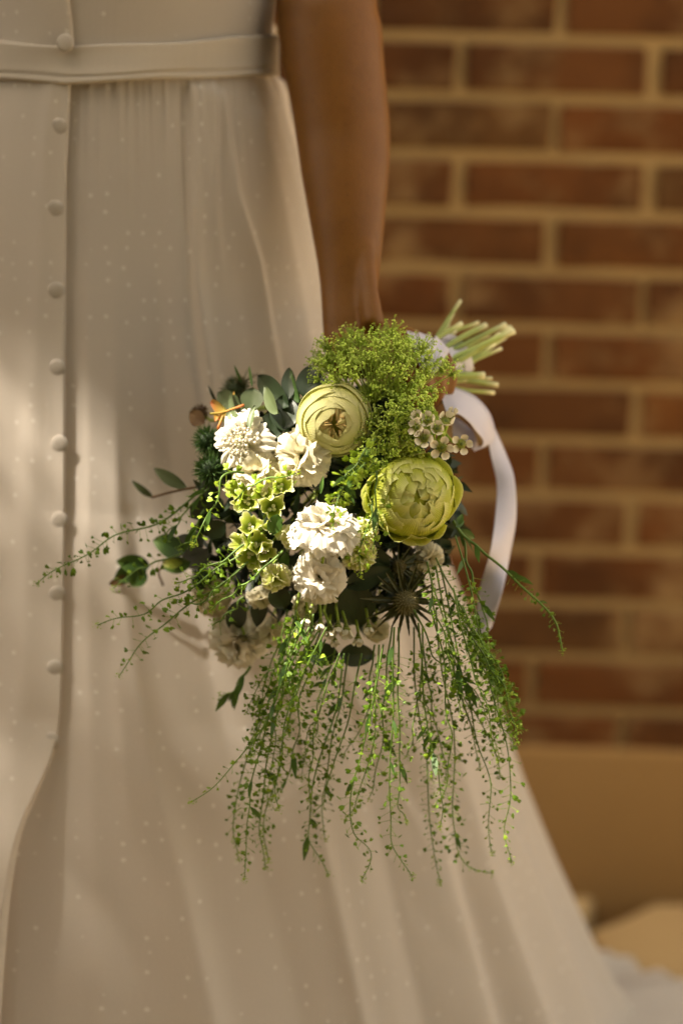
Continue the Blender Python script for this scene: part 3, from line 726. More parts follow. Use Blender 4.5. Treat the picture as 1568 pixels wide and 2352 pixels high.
def rose(name, u, v, R, d, mats, seed, kind, label, dy=0):
    r = np.random.default_rng(seed); y = dome_y(u, v) + dy; pos = P(u, v, y) + np.array(unit(d)) * -.012
    core = MB(); core.ball((0, 0, -.02 * R), (.62 * R, .62 * R, .55 * R), 18, 12, uvv=.6)
    o = part(name, core, mats[0], pos, d, r.random() * 6); o['label'] = label
    N = 30 if kind == 'globe' else 34
    for i in range(N):
        f = 1 - i / (N - 1); az = i * 2.39996 + r.normal(0, .15)      # f: 1 outermost, 0 innermost
        if kind == 'globe':
            heart_ = f < .30
            rim = np.interp(f, [0, .30, .55, .8, 1], [.03, .26, .62, .90, 1.0]); wav = .05 if heart_ else .015
            hgt, hw, rk = .74, (.8 if heart_ else 1.05), 1.0 - .10 * (1 - f)
            drop = .03 if heart_ else 0.0; flare = .05 if f > .75 else .005
        else:
            heart_ = f < .2
            rim = np.interp(f, [0, .2, .55, .8, 1], [.03, .22, .60, .92, 1.10]); wav = .10 if f > .75 else .04
            hgt, hw, rk = .62, 1.0, 1.0 - .06 * (1 - f); drop = .02 if heart_ else 0.0; flare = .10 if f > .75 else .008
        p1, p2, p3 = r.random(3) * 6.3; kk = r.uniform(2.0, 4.0)
        rim = max(.02, rim + r.normal(0, .045) * (f < .93)); az += r.normal(0, .5) * heart_
        th1 = math.asin(min(1.0, rim / rk)) if rim < rk else 1.55
        if f > .93: th1 = 1.75
        def fn(s, t, wav=wav, hw=hw, rk=rk, th1=th1, az=az, p1=p1, p2=p2, p3=p3, kk=kk, hgt=hgt, drop=drop, flare=flare, f=f):
            te = t * (1 - .07 * np.abs(s) ** 2.6 - .018 * np.sin(p3 + s * 2.2))
            th = 2.75 + (th1 - 2.75) * te
            ed = te ** 4
            rr = rk * np.sin(th) + flare * ed + .004 * np.sin(5 * s + p2)
            zz = hgt * rk * np.cos(th) + .02 * ed - drop * te
            rr = rr + wav * ed * (np.sin(kk * s * 1.7 + p1) + .4 * np.sin(7 * s + p3)); zz = zz + wav * .7 * ed * np.sin(kk * s * 1.5 + p2)
            if f < .95: rr = rr + .022 * s * te
            a = az + hw * (.5 + .5 * np.minimum(1, te * 2)) * s
            return R * rr * np.cos(a), R * rr * np.sin(a), R * zz
        petal(o, fn, mats[1] if heart_ and kind == 'globe' else mats[0], 19, 15)
    # sepal-green base
    mb = MB(); mb.ball((0, 0, -.78 * R), (.28 * R, .28 * R, .25 * R), 12, 8, uvv=.3); link('calyx', mb.mesh('calyx', M['leaf_green']), o, matrix=Matrix.Identity(4))
    stem_from(pos - unit(d) * .8 * R, d)
    return o
rose('rose', 766, 970, 86 * PX, (-.02, -1, -.12), (M['rose_cream'], M['rose_heart']), 21, 'globe', 'round cream-green garden rose with browned heart')
rose('rose', 955, 1143, 100 * PX, (.22, -1, .06), (M['rose_lime'], M['rose_lime']), 33, 'open', 'ruffled lime-yellow garden rose', dy=-.012)

def frilly(name, u, v, R, d, mat, seed, N, spread, serr, ruff, label=None, dy=0, lobes=11, squash=1.0, sheath=True, wid=.62):
    """Carnation-like bloom of fan-shaped petals with cut edges."""
    r = np.random.default_rng(seed); pos = P(u, v, dome_y(u, v) + dy)
    mb = MB(); mb.ball((0, 0, -.42 * R), (.2 * R, .2 * R, .42 * R), 10, 8, uvv=.15)
    o = part(name, mb, M['leaf_green'] if sheath else mat, pos, d, r.random() * 6)
    if label: o['label'] = label
    for i in range(N):
        f = (i + .5) / N; pol = spread * f ** .75; az = i * 2.39996 + r.normal(0, .15)
        L = R * (1.0 + .12 * r.normal() * .6) * (.86 + .14 * f); w = wid * R * (.85 + .3 * r.random())
        p1, p2, p3 = r.random(3) * 6.3; bend = r.uniform(.15, .5) * (.5 + f); zz = r.normal(0, .04, lobes * 2 + 1)
        def fn(s, t, pol=pol, az=az, L=L, w=w, p1=p1, p2=p2, p3=p3, bend=bend, zz=zz):
            edge = 1 - .16 * s ** 2
            edge = edge - serr * (np.abs(np.sin(s * lobes * 1.57 + p1)) * .5 + .5 * np.interp(s, np.linspace(-1, 1, len(zz)), np.abs(zz) * 9))
            l = L * t * (1 + (edge - 1) * t ** 2)
            wd = w * (t ** .85) * (1 - .1 * t)
            lx = s * wd; rf = ruff * R * t ** 2 * (np.sin(s * 6.5 + p1) * .6 + .5 * np.sin(s * 11 + p2) + .35 * np.sin(s * 17 + p3))
            b = pol * (.55 + .45 * t) + bend * t ** 2 * .9
            # integrate the bend roughly: straight leg then turned tip
            a0 = pol * .6
            zx = l * (math.cos(a0) * (1 - t) + np.cos(b) * t) ; rx = l * (math.sin(a0) * (1 - t) + np.sin(b) * t)
            nx, nz2 = -np.cos(b), np.sin(b)
            rx = rx + nx * rf * -1; zx = zx + nz2 * rf
            ca, sa = math.cos(az), math.sin(az)
            return rx * ca - lx * sa, rx * sa + lx * ca, (zx - .35 * R) * squash
        petal(o, fn, mat, 25, 8)
    stem_from(pos - unit(d) * .7 * R, d)
    return o
frilly('carnation', 748, 1204, 84 * PX, (.02, -.40, .92), M['white_petal'], 41, 36, 1.5, .15, .085, 'pure white fringed carnation in the sun patch', dy=-.012)
frilly('lisianthus', 733, 1326, 64 * PX, (-.02, -1, -.06), M['white_petal'], 42, 26, 1.35, .07, .06, 'cream-white ruffled bloom below the white carnation', dy=-.004, lobes=8, wid=.75)
frilly('carnation', 540, 1478, 82 * PX, (-.35, -.75, -.30), M['white_petal'], 43, 34, 1.6, .09, .09, 'cream carnation hanging low beside the skirt', dy=-.01)
frilly('carnation', 478, 1372, 58 * PX, (-.6, -.8, -.2), M['cream_petal'], 44, 26, 1.5, .09, .09, 'small greenish cream carnation behind the cress sprays', dy=.02)
frilly('carnation', 690, 1048, 66 * PX, (-.1, -.9, .2), M['cream_petal'], 45, 24, 1.5, .06, .07, 'cream bloom half hidden under the round rose', dy=.012, wid=.8)
frilly('carnation', 590, 1085, 58 * PX, (-.1, -1, .1), M['cream_petal'], 46, 20, 1.5, .05, .07, 'cream bloom below the white scabious', dy=.010, wid=.8)
frilly('lisianthus', 740, 1262, 46 * PX, (.05, -.9, .3), M['cream_petal'], 47, 16, 1.3, .05, .06, dy=.004)
frilly('stock_bloom', 632, 1328, 42 * PX, (-.05, -.9, -.35), M['lime_petal'], 48, 18, 1.4, .08, .08, dy=-.006, lobes=6)
frilly('stock_bloom', 825, 1275, 44 * PX, (.1, -1, 0), M['lime_petal'], 49, 26, 1.6, .12, .12, dy=.004, lobes=6)
frilly('stock_bloom', 838, 1220, 34 * PX, (.1, -1, .1), M['lime_petal'], 50, 22, 1.6, .12, .12, dy=.006, lobes=6)
frilly('stock_bloom', 672, 1235, 36 * PX, (.1, -.9, .1), M['lime_petal'], 51, 14, 1.3, .05, .05, dy=.010, lobes=5)
frilly('carnation', 985, 1285, 40 * PX, (.2, -1, -.2), M['cream_petal'], 52, 18, 1.5, .08, .07, dy=.03)
frilly('carnation', 620, 1455, 40 * PX, (-.1, -1, -.4), M['cream_petal'], 53, 18, 1.5, .06, .07, dy=.03)
for k, (u_, v_) in enumerate([(600, 1375), (865, 1450), (700, 1395)]):
    frilly('lisianthus', u_, v_, 34 * PX, (.0, -1, -.3), M['cream_petal'], 60 + k, 12, 1.2, .05, .05, dy=.02, lobes=5)

def scabious(u, v, R, d, seed, label, dy=0):
    r = np.random.default_rng(seed); pos = P(u, v, dome_y(u, v) + dy)
    mb = MB(); mb.ball((0, 0, -.1 * R), (.42 * R, .42 * R, .30 * R), 14, 8, uvv=.2)
    o = part('scabious', mb, M['cream_petal'], pos, d, r.random() * 6); o['label'] = label
    for ring, (N, L0, pol, w0) in enumerate([(8, 1.12, 1.55, .40), (8, .90, 1.30, .32), (5, .60, 1.10, .18)]):
        for i in range(N):
            az = (i + .5 * (ring % 2)) * 2 * math.pi / N + r.normal(0, .09); L = L0 * R * r.uniform(.72, 1.18); w = w0 * R * r.uniform(.8, 1.2); p1, p2 = r.random(2) * 6
            def fn(s, t, az=az, L=L, w=w, p1=p1, p2=p2, pol=pol + r.normal(0, .22)):
                lob = 1 - .16 * (1 - np.abs(np.cos(s * 4.2))) - .12 * s ** 4
                l = L * (.18 + .82 * t * (1 + (lob - 1) * t ** 3)); lx = s * w * (.30 + .9 * t ** .8) * (1 - .35 * t ** 6)
                b = pol + .25 * t ** 2; h = .06 * R * t * (np.sin(s * 4 + p1) + .6 * np.sin(9 * s + p2))
                rx, zx = l * np.sin(b), l * np.cos(b) + h
                ca, sa = math.cos(az), math.sin(az)
                return rx * ca - lx * sa, rx * sa + lx * ca, zx
            petal(o, fn, M['white_petal'], 13, 7)
    pins = MB()
    for k in range(80):
        a = k * 2.4; rr = .36 * R * math.sqrt(k / 80); h = math.sqrt(max(0, 1 - (rr / (.46 * R)) ** 2)) * .22 * R
        b = np.array([rr * math.cos(a), rr * math.sin(a), h - .06 * R]); nd = unit(np.array([b[0], b[1], .45 * R]) + r.normal(0, .1 * R, 3)) ; L = R * r.uniform(.16, .46)
        pins.tube([b, b + nd * L], R * .012, 3, False, vv=np.array([.5, .8])); pins.ball(b + nd * L, R * r.uniform(.03, .06), 5, 4, uvv=.9)
    tag(link('pins', pins.mesh('pins', M['white_petal']), o, matrix=Matrix.Identity(4)), kind='stuff')
    stem_from(pos - unit(d) * .02, d)
scabious(556, 1012, 70 * PX, (-.42, -1, .25), 71, 'white scabious with a pincushion centre, partly sunlit', dy=.004)

# bell-shaped pale green cups with white seeds
def bell(u, v, R, d, seed, dy=0):
    r = np.random.default_rng(seed); pos = P(u, v, dome_y(u, v) + dy); mb = MB()
    a = np.arange(40) * 2 * math.pi / 40; t = np.linspace(0, 1, 9); A, T = np.meshgrid(a, t, indexing='ij')
    q1, q2, q3 = r.random(3) * 6
    rad = R * np.interp(T, [0, .15, .5, .8, 1], [.12, .42, .74, .92, 1.0]) * (1 + .20 * T ** 2 * np.cos(3 * A + q1) + .14 * T ** 3 * np.sin(7 * A + q2) + .08 * T ** 3 * np.sin(13 * A + q3))
    z = R * (T * 1.35 - 1.25) + R * .26 * T ** 2 * np.sin(4 * A + q2) + .12 * R * T ** 3 * np.sin(9 * A + q1)
    mb.grid(np.stack([rad * np.cos(A), rad * np.sin(A), z], -1), np.stack([A / 6.28, T], -1), wrap=True)
    o = part('bell_cup', mb, M['lime_petal'], pos, d, r.random() * 6)
    sd = MB()
    for k in range(3):
        q = k * 2.09 + r.random(); sd.ball((.22 * R * math.cos(q), .22 * R * math.sin(q), -.8 * R), .18 * R, 7, 6, uvv=.9)
    link('seed', sd.mesh('seed', M['white_petal']), o, matrix=Matrix.Identity(4))
    stem_from(pos - unit(d) * R * 1.2, d)
for k, (u_, v_, R_, d_) in enumerate([(573, 1202, 25, (-.1, -.8, .5)), (545, 1246, 25, (-.75, -.7, .1)), (596, 1246, 25, (.2, -.8, .35)), (572, 1283, 27, (-.1, -1, -.2)), (614, 1268, 22, (.5, -.9, 0)),
                                     (626, 1164, 28, (.1, -1, .3)), (630, 1208, 23, (.3, -1, .1)), (562, 1148, 28, (-.3, -1, .3)), (604, 1128, 24, (.0, -1, .4)), (540, 1122, 24, (-.4, -1, .4)),
                                     (648, 1112, 24, (.2, -1, .5)), (598, 1300, 22, (.2, -1, -.4))]):
    bell(u_, v_, R_ * PX, d_, 80 + k, dy=-.008 if k < 5 else .002)

# wax flowers: five round petals and a green cup
def wax(u, v, R, d, seed, dy=0, closed=0.0):
    r = np.random.default_rng(seed); pos = P(u, v, dome_y(u, v) + dy); mb = MB()
    mb.ball((0, 0, -.02 * R), (.46 * R, .46 * R, .22 * R), 12, 7, uvv=.7); mb.ball((0, 0, .10 * R), (.22 * R, .22 * R, .14 * R), 8, 6, uvv=.05)
    for k in range(8): q = k * .785; mb.ball((.40 * R * math.cos(q), .40 * R * math.sin(q), .20 * R), .07 * R, 5, 4, uvv=1)
    mb.tube([(0, 0, -.1 * R), (0, 0, -.9 * R)], [.36 * R, .12 * R], 8)
    o = part('wax_flower', mb, M['wax_centre'], pos, d, r.random() * 6)
    for k in range(5):
        az = k * 1.2566 + r.normal(0, .05)
        def fn(s, t, az=az, c=closed + r.normal(0, .08)):
            l = R * (.36 + .68 * t); lx = s * R * .36 * np.sqrt(np.clip(1 - (2 * t - 1.02) ** 2, .04, 1)) ** .8
            z = R * (.10 + (.22 + c) * t ** 1.5 * .7 + .14 * s ** 2); l = l * (1 - .55 * c * t)
            return l * math.cos(az) - lx * math.sin(az), l * math.sin(az) + lx * math.cos(az), z
        petal(o, fn, M['wax_petal'], 7, 6)
    stem_from(pos - unit(d) * R * .8, d)
for k, (u_, v_, R_, d_, c) in enumerate([(1014, 1027, 28, (0, -1, -.15), 0), (1058, 1019, 26, (.25, -1, 0), 0), (974, 1006, 25, (-.2, -.9, .1), .3), (984, 966, 24, (-.4, -.8, .4), .4), (1022, 968, 26, (.2, -.7, .6), .6),
                                        (958, 982, 22, (-.5, -.8, .1), .2), (1002, 985, 22, (.1, -1, .4), .5), (1036, 952, 18, (.3, -.5, .8), .8), (960, 960, 20, (-.4, -.6, .6), .7)]):
    wax(u_, v_, R_ * PX, d_, 120 + k, dy=-.045, closed=c)
for k, (u_, v_, R_) in enumerate([(776, 1440, 22), (795, 1446, 24), (757, 1448, 21), (822, 1466, 20), (735, 1432, 20), (704, 1420, 19), (716, 1450, 16), (846, 1440, 18), (768, 1470, 16), (690, 1440, 16)]):
    wax(u_, v_, R_ * PX, (.1 * math.sin(k), -.6, -.8), 140 + k, dy=-.012, closed=.75)

# lacy green umbels
def umbel(u, v, L, d, seed, spread=1.05, nr=30, dy=0, fl=20):
    r = np.random.default_rng(seed); pos = P(u, v, dome_y(u, v) + dy)
    st, fb = MB(), MB()
    star = np.array([(math.cos(k * 1.2566) * (1 if k % 2 else .7), math.sin(k * 1.2566) * (1 if k % 2 else .7), .15) for k in range(5)] + [(0, 0, -.35), (0, 0, .45)])
    sf = [(k, (k + 1) % 5, 6) for k in range(5)] + [((k + 1) % 5, k, 5) for k in range(5)]
    for i in range(nr):
        f = (i + .5) / nr; pol = spread * math.sqrt(f); az = i * 2.4 + r.normal(0, .15)
        e = np.array([math.sin(pol) * math.cos(az), math.sin(pol) * math.sin(az), math.cos(pol)]) * L * r.uniform(.70, 1.18)
        mid = e * .5 + np.array([0, 0, -.08 * L]) * math.sin(pol)
        st.tube(crom([(0, 0, 0), mid, e], 6), np.linspace(.0009, .0006, 6), 4, False)
        ed = unit(e)
        for j in range(fl):
            q = ed * 1.0 + r.normal(0, .48, 3); q = unit(q); ll = L * r.uniform(.08, .34)
            t = e + q * ll
            st.tube([e, t], .00032, 3, False)
            rot = np.array(Vector(q).to_track_quat('Z', 'Y').to_matrix()); s_ = r.uniform(.0011, .0020)
            fb.add(star @ rot.T * s_ + t, sf, np.array([[.5, .25]] * 5 + [[.5, 0], [.5, .9]]) + r.uniform(-.1, .1))
            if r.random() < .6: fb.add(star @ rot.T * s_ * .7 + t + r.normal(0, .0016, 3), sf, np.array([[.5, .3]] * 5 + [[.5, 0], [.5, 1]]))
    o = part('lace_umbel', st, M['lace_stem'], pos, d)
    tag(link('florets', fb.mesh('florets', M['lace_floret'], False), o, matrix=Matrix.Identity(4)), kind='stuff')
    stem_from(pos, d)
umbel(858, 925, .056, (-.15, -.30, 1.0), 161, .9, 32, dy=.035, fl=24)
umbel(905, 925, .050, (.30, -.30, .90), 162, .85, 28, dy=.030, fl=24)
umbel(800, 905, .040, (-.50, -.25, .80), 163, .85, 22, dy=.045)
umbel(925, 955, .028, (.45, -.70, .35), 164, 1.0, 26, dy=.0, fl=22)
umbel(890, 990, .034, (.05, -1, .10), 165, 1.15, 32, dy=.022, fl=26)
umbel(915, 1030, .026, (.1, -1, -.2), 166, 1.0, 20, dy=.02)

# thistles
def thistle(u, v, R, d, seed, dy=0, nb=20, cone=.30):
    r = np.random.default_rng(seed); pos = P(u, v, dome_y(u, v) + dy); mb = MB()
    mb.ball((0, 0, .12 * R), (cone * R, cone * R, cone * 1.35 * R), 14, 10, uvv=.2)
    for k in range(150):
        z = 1 - 1.5 * (k + .5) / 150; a = k * 2.4; q = np.array([math.sqrt(max(0, 1 - z * z)) * math.cos(a), math.sqrt(max(0, 1 - z * z)) * math.sin(a), z])
        b = q * np.array([cone, cone, cone * 1.35]) * R + np.array([0, 0, .12 * R]); mb.tube([b * .98, b + q * R * .10], [.016 * R, .003 * R], 4, False, vv=np.array([.4, 1]))
    o = part('sea_holly', mb, M['thistle_cone'], pos, d, r.random() * 6)
    for k in range(nb):
        az = k * 2 * math.pi / nb * 1.0 + r.normal(0, .08); L = R * r.uniform(.78, 1.12) * (1 if k % 2 else .8); lift = r.normal(-.02, .12)
        def fn(s, t, az=az, L=L, lift=lift):
            sp = .5 + .5 * np.abs(np.sin(t * 15.7)); wd = R * .060 * (1 - t) ** .6 * (.45 + .85 * sp * (np.abs(s) > .6)) + .002 * R
            l = .2 * R + L * t; lx = s * wd
            return l * math.cos(az) - lx * math.sin(az), l * math.sin(az) + lx * math.cos(az), R * (lift * t + .10 * t ** 2 + .05 * np.abs(s))
        petal(o, fn, M['thistle'], 5, 15, 'bract')
    stem_from(pos - unit(d) * .2 * R, d)
thistle(930, 1378, 84 * PX, (.10, -1, -.12), 171, dy=-.005, nb=24)
thistle(560, 1462, 30 * PX, (-.1, -.6, -.8), 172, dy=-.004, nb=11, cone=.22)
thistle(556, 882, 40 * PX, (-.4, -.5, .7), 173, dy=.03, nb=14)
thistle(915, 1300, 60 * PX, (.1, -.8, .1), 174, dy=.03, nb=14, cone=.2)

# single leaves: (u, v) of the base and of the tip, width, material
def leaf(u0, v0, u1, v1, w, mat, dy=0, cup=.15, tilt=0.0, name='leaf', dy1=0, point=.85):
    a = P(u0, v0, dome_y(u0, v0) + dy); b = P(u1, v1, dome_y(u1, v1) + dy + dy1)
    ax = b - a; L = np.linalg.norm(ax); ax = ax / L
    side = unit(np.cross(ax, [0, -1, 0])); nrm = np.cross(side, ax); side = unit(side * math.cos(tilt) + nrm * math.sin(tilt)); nrm = np.cross(side, ax)
    if nrm[1] > 0: nrm = -nrm
    wd = w * PX / 2
    s, t = np.meshgrid(np.linspace(-1, 1, 9), np.linspace(0, 1, 13), indexing='ij')
    prof_ = np.sin(math.pi * np.clip(t, 0, 1) ** point) ** .75
    ph = (u0 * 7 + v0) % 6
    h = cup * wd * (s ** 2 - .3) + .10 * L * np.sin(math.pi * t) * .5 - .02 * L * t + .04 * wd * np.sin(3 * t * 3 + ph) * s
    h = h - .05 * wd * np.exp(-(s / .12) ** 2)
    p = a + ax * (t * L)[..., None] + side * (s * wd * prof_ * (1 + .03 * np.sin(9 * t + ph)))[..., None] + nrm * h[..., None]
    mb = MB(); mb.grid(p, np.stack([(s + 1) / 2, t], -1)); o = mb.build(name, mat, bouquet, origin=a)
    return o
D_, GR, BL, LG = M['leaf_dark'], M['leaf_grey'], M['leaf_blush'], M['leaf_green']
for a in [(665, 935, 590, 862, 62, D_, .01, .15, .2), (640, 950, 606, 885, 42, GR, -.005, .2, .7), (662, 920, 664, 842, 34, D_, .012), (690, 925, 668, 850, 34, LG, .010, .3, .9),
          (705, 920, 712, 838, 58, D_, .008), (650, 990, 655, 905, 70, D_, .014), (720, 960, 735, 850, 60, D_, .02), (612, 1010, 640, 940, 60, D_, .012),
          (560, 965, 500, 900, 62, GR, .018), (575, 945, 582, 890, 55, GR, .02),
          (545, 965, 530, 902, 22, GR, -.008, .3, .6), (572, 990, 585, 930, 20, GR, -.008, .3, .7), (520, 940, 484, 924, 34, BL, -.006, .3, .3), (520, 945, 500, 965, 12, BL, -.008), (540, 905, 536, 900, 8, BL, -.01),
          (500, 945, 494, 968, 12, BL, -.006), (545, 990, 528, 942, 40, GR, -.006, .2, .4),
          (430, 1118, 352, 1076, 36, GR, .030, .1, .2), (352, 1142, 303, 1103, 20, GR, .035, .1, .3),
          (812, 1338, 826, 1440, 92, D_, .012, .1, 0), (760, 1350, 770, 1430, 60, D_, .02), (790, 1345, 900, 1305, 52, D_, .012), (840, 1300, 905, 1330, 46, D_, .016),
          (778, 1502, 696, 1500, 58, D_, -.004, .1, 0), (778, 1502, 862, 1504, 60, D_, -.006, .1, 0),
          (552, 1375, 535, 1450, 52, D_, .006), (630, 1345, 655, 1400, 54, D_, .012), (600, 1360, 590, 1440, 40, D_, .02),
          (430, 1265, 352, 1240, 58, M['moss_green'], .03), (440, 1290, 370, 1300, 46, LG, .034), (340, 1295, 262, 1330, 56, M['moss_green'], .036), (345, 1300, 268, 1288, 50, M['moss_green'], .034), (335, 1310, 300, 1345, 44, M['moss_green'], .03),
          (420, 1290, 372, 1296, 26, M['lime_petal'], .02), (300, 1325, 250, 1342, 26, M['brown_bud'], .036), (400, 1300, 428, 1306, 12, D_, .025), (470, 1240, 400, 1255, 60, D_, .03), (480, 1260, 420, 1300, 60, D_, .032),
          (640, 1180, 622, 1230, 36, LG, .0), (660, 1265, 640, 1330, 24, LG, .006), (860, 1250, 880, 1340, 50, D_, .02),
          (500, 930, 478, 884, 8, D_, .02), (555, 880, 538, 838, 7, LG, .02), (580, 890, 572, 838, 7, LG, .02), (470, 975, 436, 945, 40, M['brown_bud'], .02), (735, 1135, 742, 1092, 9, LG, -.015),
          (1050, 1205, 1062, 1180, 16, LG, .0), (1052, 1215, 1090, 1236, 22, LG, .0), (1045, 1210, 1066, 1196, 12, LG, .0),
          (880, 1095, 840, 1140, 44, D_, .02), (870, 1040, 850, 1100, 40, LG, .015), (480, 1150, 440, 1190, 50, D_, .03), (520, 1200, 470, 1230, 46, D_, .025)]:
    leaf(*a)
bl = MB(); bl.tube(crom([P(484, 950, dome_y(500, 945) - .006), P(515, 946, dome_y(515, 945) - .007), P(560, 930, dome_y(560, 930) - .006)], 6), .0012, 5); bl.tube(crom([P(516, 946, dome_y(515, 945) - .007), P(508, 965, dome_y(510, 960) - .008), P(500, 985, dome_y(500, 985) - .006)], 6), .0012, 5)
bl.build('blush_twig', M['leaf_blush'], bouquet)
tw_ = MB(); tw_.tube(crom([P(350, 1142, -.055), P(400, 1128, -.065), P(470, 1115, -.09)], 8), .0013, 5); tw_.tube(crom([P(375, 1345, -.05), P(368, 1305, -.05), P(440, 1280, -.06)], 8), .0012, 5)
tw_.build('reddish_twig', M['brown_bud'], bouquet)

# fuzzy green dianthus heads
def fuzz(u, v, R, d, seed, dy=0, n=420, mat=None):
    r = np.random.default_rng(seed); pos = P(u, v, dome_y(u, v) + dy); mb = MB()
    mb.ball((0, 0, 0), .55 * R, 10, 8, uvv=0)
    for k in range(n):
        z = 1 - 2 * (k + .5) / n; a = k * 2.39996; q = unit(np.array([math.sqrt(1 - z * z) * math.cos(a), math.sqrt(1 - z * z) * math.sin(a), z]) + r.normal(0, .12, 3))
        sd = unit(np.cross(q, r.normal(size=3))) * R * .035; b = q * .45 * R; e = q * R * r.uniform(.85, 1.1) + r.normal(0, .05 * R, 3); mm = (b + e) / 2
        mb.add([b, mm + sd, e, mm - sd], [(0, 1, 2, 3)], [(.5, 0), (1, .5), (.5, 1), (0, .5)])
    part('green_dianthus', mb, mat or M['moss_green'], pos, d); stem_from(pos, d)
fuzz(478, 1012, 42 * PX, (-.7, -.6, .2), 181, dy=.02); fuzz(484, 1078, 46 * PX, (-.7, -.6, -.1), 182, dy=.02); fuzz(460, 948, 24 * PX, (-.7, -.6, .3), 183, dy=.03, mat=M['brown_bud'])
fuzz(540, 895, 38 * PX, (-.5, -.5, .7), 184, dy=.03, mat=M['leaf_grey']); fuzz(470, 1330, 40 * PX, (-.6, -.7, -.3), 185, dy=.03)

# ------------------------------------------------------------------ sprays of seed-pod cress
heart = np.array([(0, -1, 0), (.75, -.35, .1), (.95, .45, .12), (.5, .95, .05), (0, .6, 0), (-.5, .95, .05), (-.95, .45, .12), (-.75, -.35, .1), (0, .1, -.12), (0, .1, .22)])
hf = [(i, (i + 1) % 8, 8) for i in range(8)] + [((i + 1) % 8, i, 9) for i in range(8)]
def strand(st, pd, pts, r, ps, start, rstem, dens, reach):
    n0 = len(pts); seg = np.linalg.norm(np.diff(pts, axis=0), axis=1); cum = np.concatenate([[0], np.cumsum(seg)]); Ltot = cum[-1]
    st.tube(pts, np.linspace(rstem, rstem * .45, n0), 5)
    n = int(Ltot * 400 * dens); az = r.random() * 6; size = r.uniform(.85, 1.15)
    for k in range(n):
        f = start + (1 - start) * ((k + r.random() * .8) / n); d_ = f * Ltot
        if r.random() > .92: continue
        b = np.array([np.interp(d_, cum, pts[:, i]) for i in range(3)]); b2 = np.array([np.interp(d_ + .004, cum, pts[:, i]) for i in range(3)])
        if d_ + .004 > Ltot: b2 = pts[-1]; b = pts[-1] - (pts[-1] - pts[-3]) * r.random()
        t = unit(b2 - b + 1e-9); az += 2.4 + r.normal(0, .45)
        x = unit(np.cross(t, [.3, .9, .2])); yv = np.cross(t, x); q = x * math.cos(az) + yv * math.sin(az)
        tipf = smooth(np.array(f), .80, 1.0); ln = .0095 * reach * (1 - .75 * tipf) * r.uniform(.6, 1.25); q = unit(q + t * (.25 + .8 * tipf) + r.normal(0, .15, 3))
        e = b + q * ln + np.array([0, 0, -.0008])
        pd.tube([b, e], .00022, 3, False, vv=np.array([.6, .6]))
        s_ = ps * .0021 * size * r.uniform(.55, 1.3) * (1 - .5 * tipf)
        nn_ = unit(r.normal(size=3) + np.array([0, -.6, 0])); yy = unit(q - nn_ * np.dot(q, nn_)); xx = np.cross(yy, nn_)
        pd.add(e + (heart[:, :1] * xx * .85 + heart[:, 1:2] * yy + heart[:, 2:] * nn_) * s_, hf, np.full((10, 2), np.clip(.25 + .5 * tipf + r.normal(0, .2), 0, 1)))
    for k in range(16):
        pd.add(pts[-1] + r.normal(0, .0018, 3) + heart * r.uniform(.0007, .0014), hf, np.full((10, 2), .85))
def spray(path, seed, pods=1.0, y=None, ps=1.0, start=.12, rstem=.0011, leaves=0, dens=1.0, reach=1.0, branches=0, podmat='cress_pod'):
    """path: (u, v, y) points; the mesh is the stem with its branches, its child all their pods."""
    r = np.random.default_rng(seed); pts = crom([P(*p) for p in path], 60)
    cum = np.linspace(0, 1, 60)
    wob = np.stack([np.interp(cum, np.linspace(0, 1, 10), r.normal(0, .0022, 10)) for _ in range(3)], -1)
    ker = np.ones(9) / 9; wob = np.stack([np.convolve(np.pad(wob[:, i], 4, mode='edge'), ker, 'valid') for i in range(3)], -1)
    pts = pts + wob * np.minimum(1, cum * 3)[:, None]
    st, pd = MB(), MB()
    strand(st, pd, pts, r, ps, start, rstem, dens, reach)
    for k in range(branches):
        i = int(r.uniform(12, 44)); t = unit(pts[i + 2] - pts[i]); sd = unit(np.array([r.choice([-1, 1]) * r.uniform(.5, 1), r.normal(0, .5), -.1])); L = r.uniform(.030, .065)
        q = [pts[i], pts[i] + (t * .6 + sd * .7) * L * .35, pts[i] + (t * .85 + sd * .42) * L + np.array([0, 0, -.15 * L]), pts[i] + (t * .9 + sd * .40) * L * 1.25 + np.array([0, 0, -.35 * L])]
        strand(st, pd, crom(q, 24), r, ps * .95, .15, rstem * .7, dens * 1.15, reach * .85)
    o = st.build('cress_spray', M['cress_stem'], bouquet, origin=pts[0])
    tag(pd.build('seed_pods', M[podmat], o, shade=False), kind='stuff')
    for k in range(leaves):
        i = int(r.uniform(3, 45)); t = unit(pts[i + 1] - pts[i]); q = unit(np.cross(t, r.normal(size=3)) + t * 1.2); L = r.uniform(.010, .024); sd = unit(np.cross(q, [0, 1, .2])) * L * .14
        tt_ = np.linspace(0, 1, 6)[None, :, None]; ss = np.array([-1, 0, 1])[:, None, None]
        g = pts[i] + q * L * tt_ + sd * ss * np.sin(math.pi * np.clip(tt_, 0.03, .97)) + np.array([0, 0, -.25 * L]) * tt_ ** 2
        mb = MB(); mb.grid(g); mb.build('leaflet', M['leaf_green'], o)
    return o
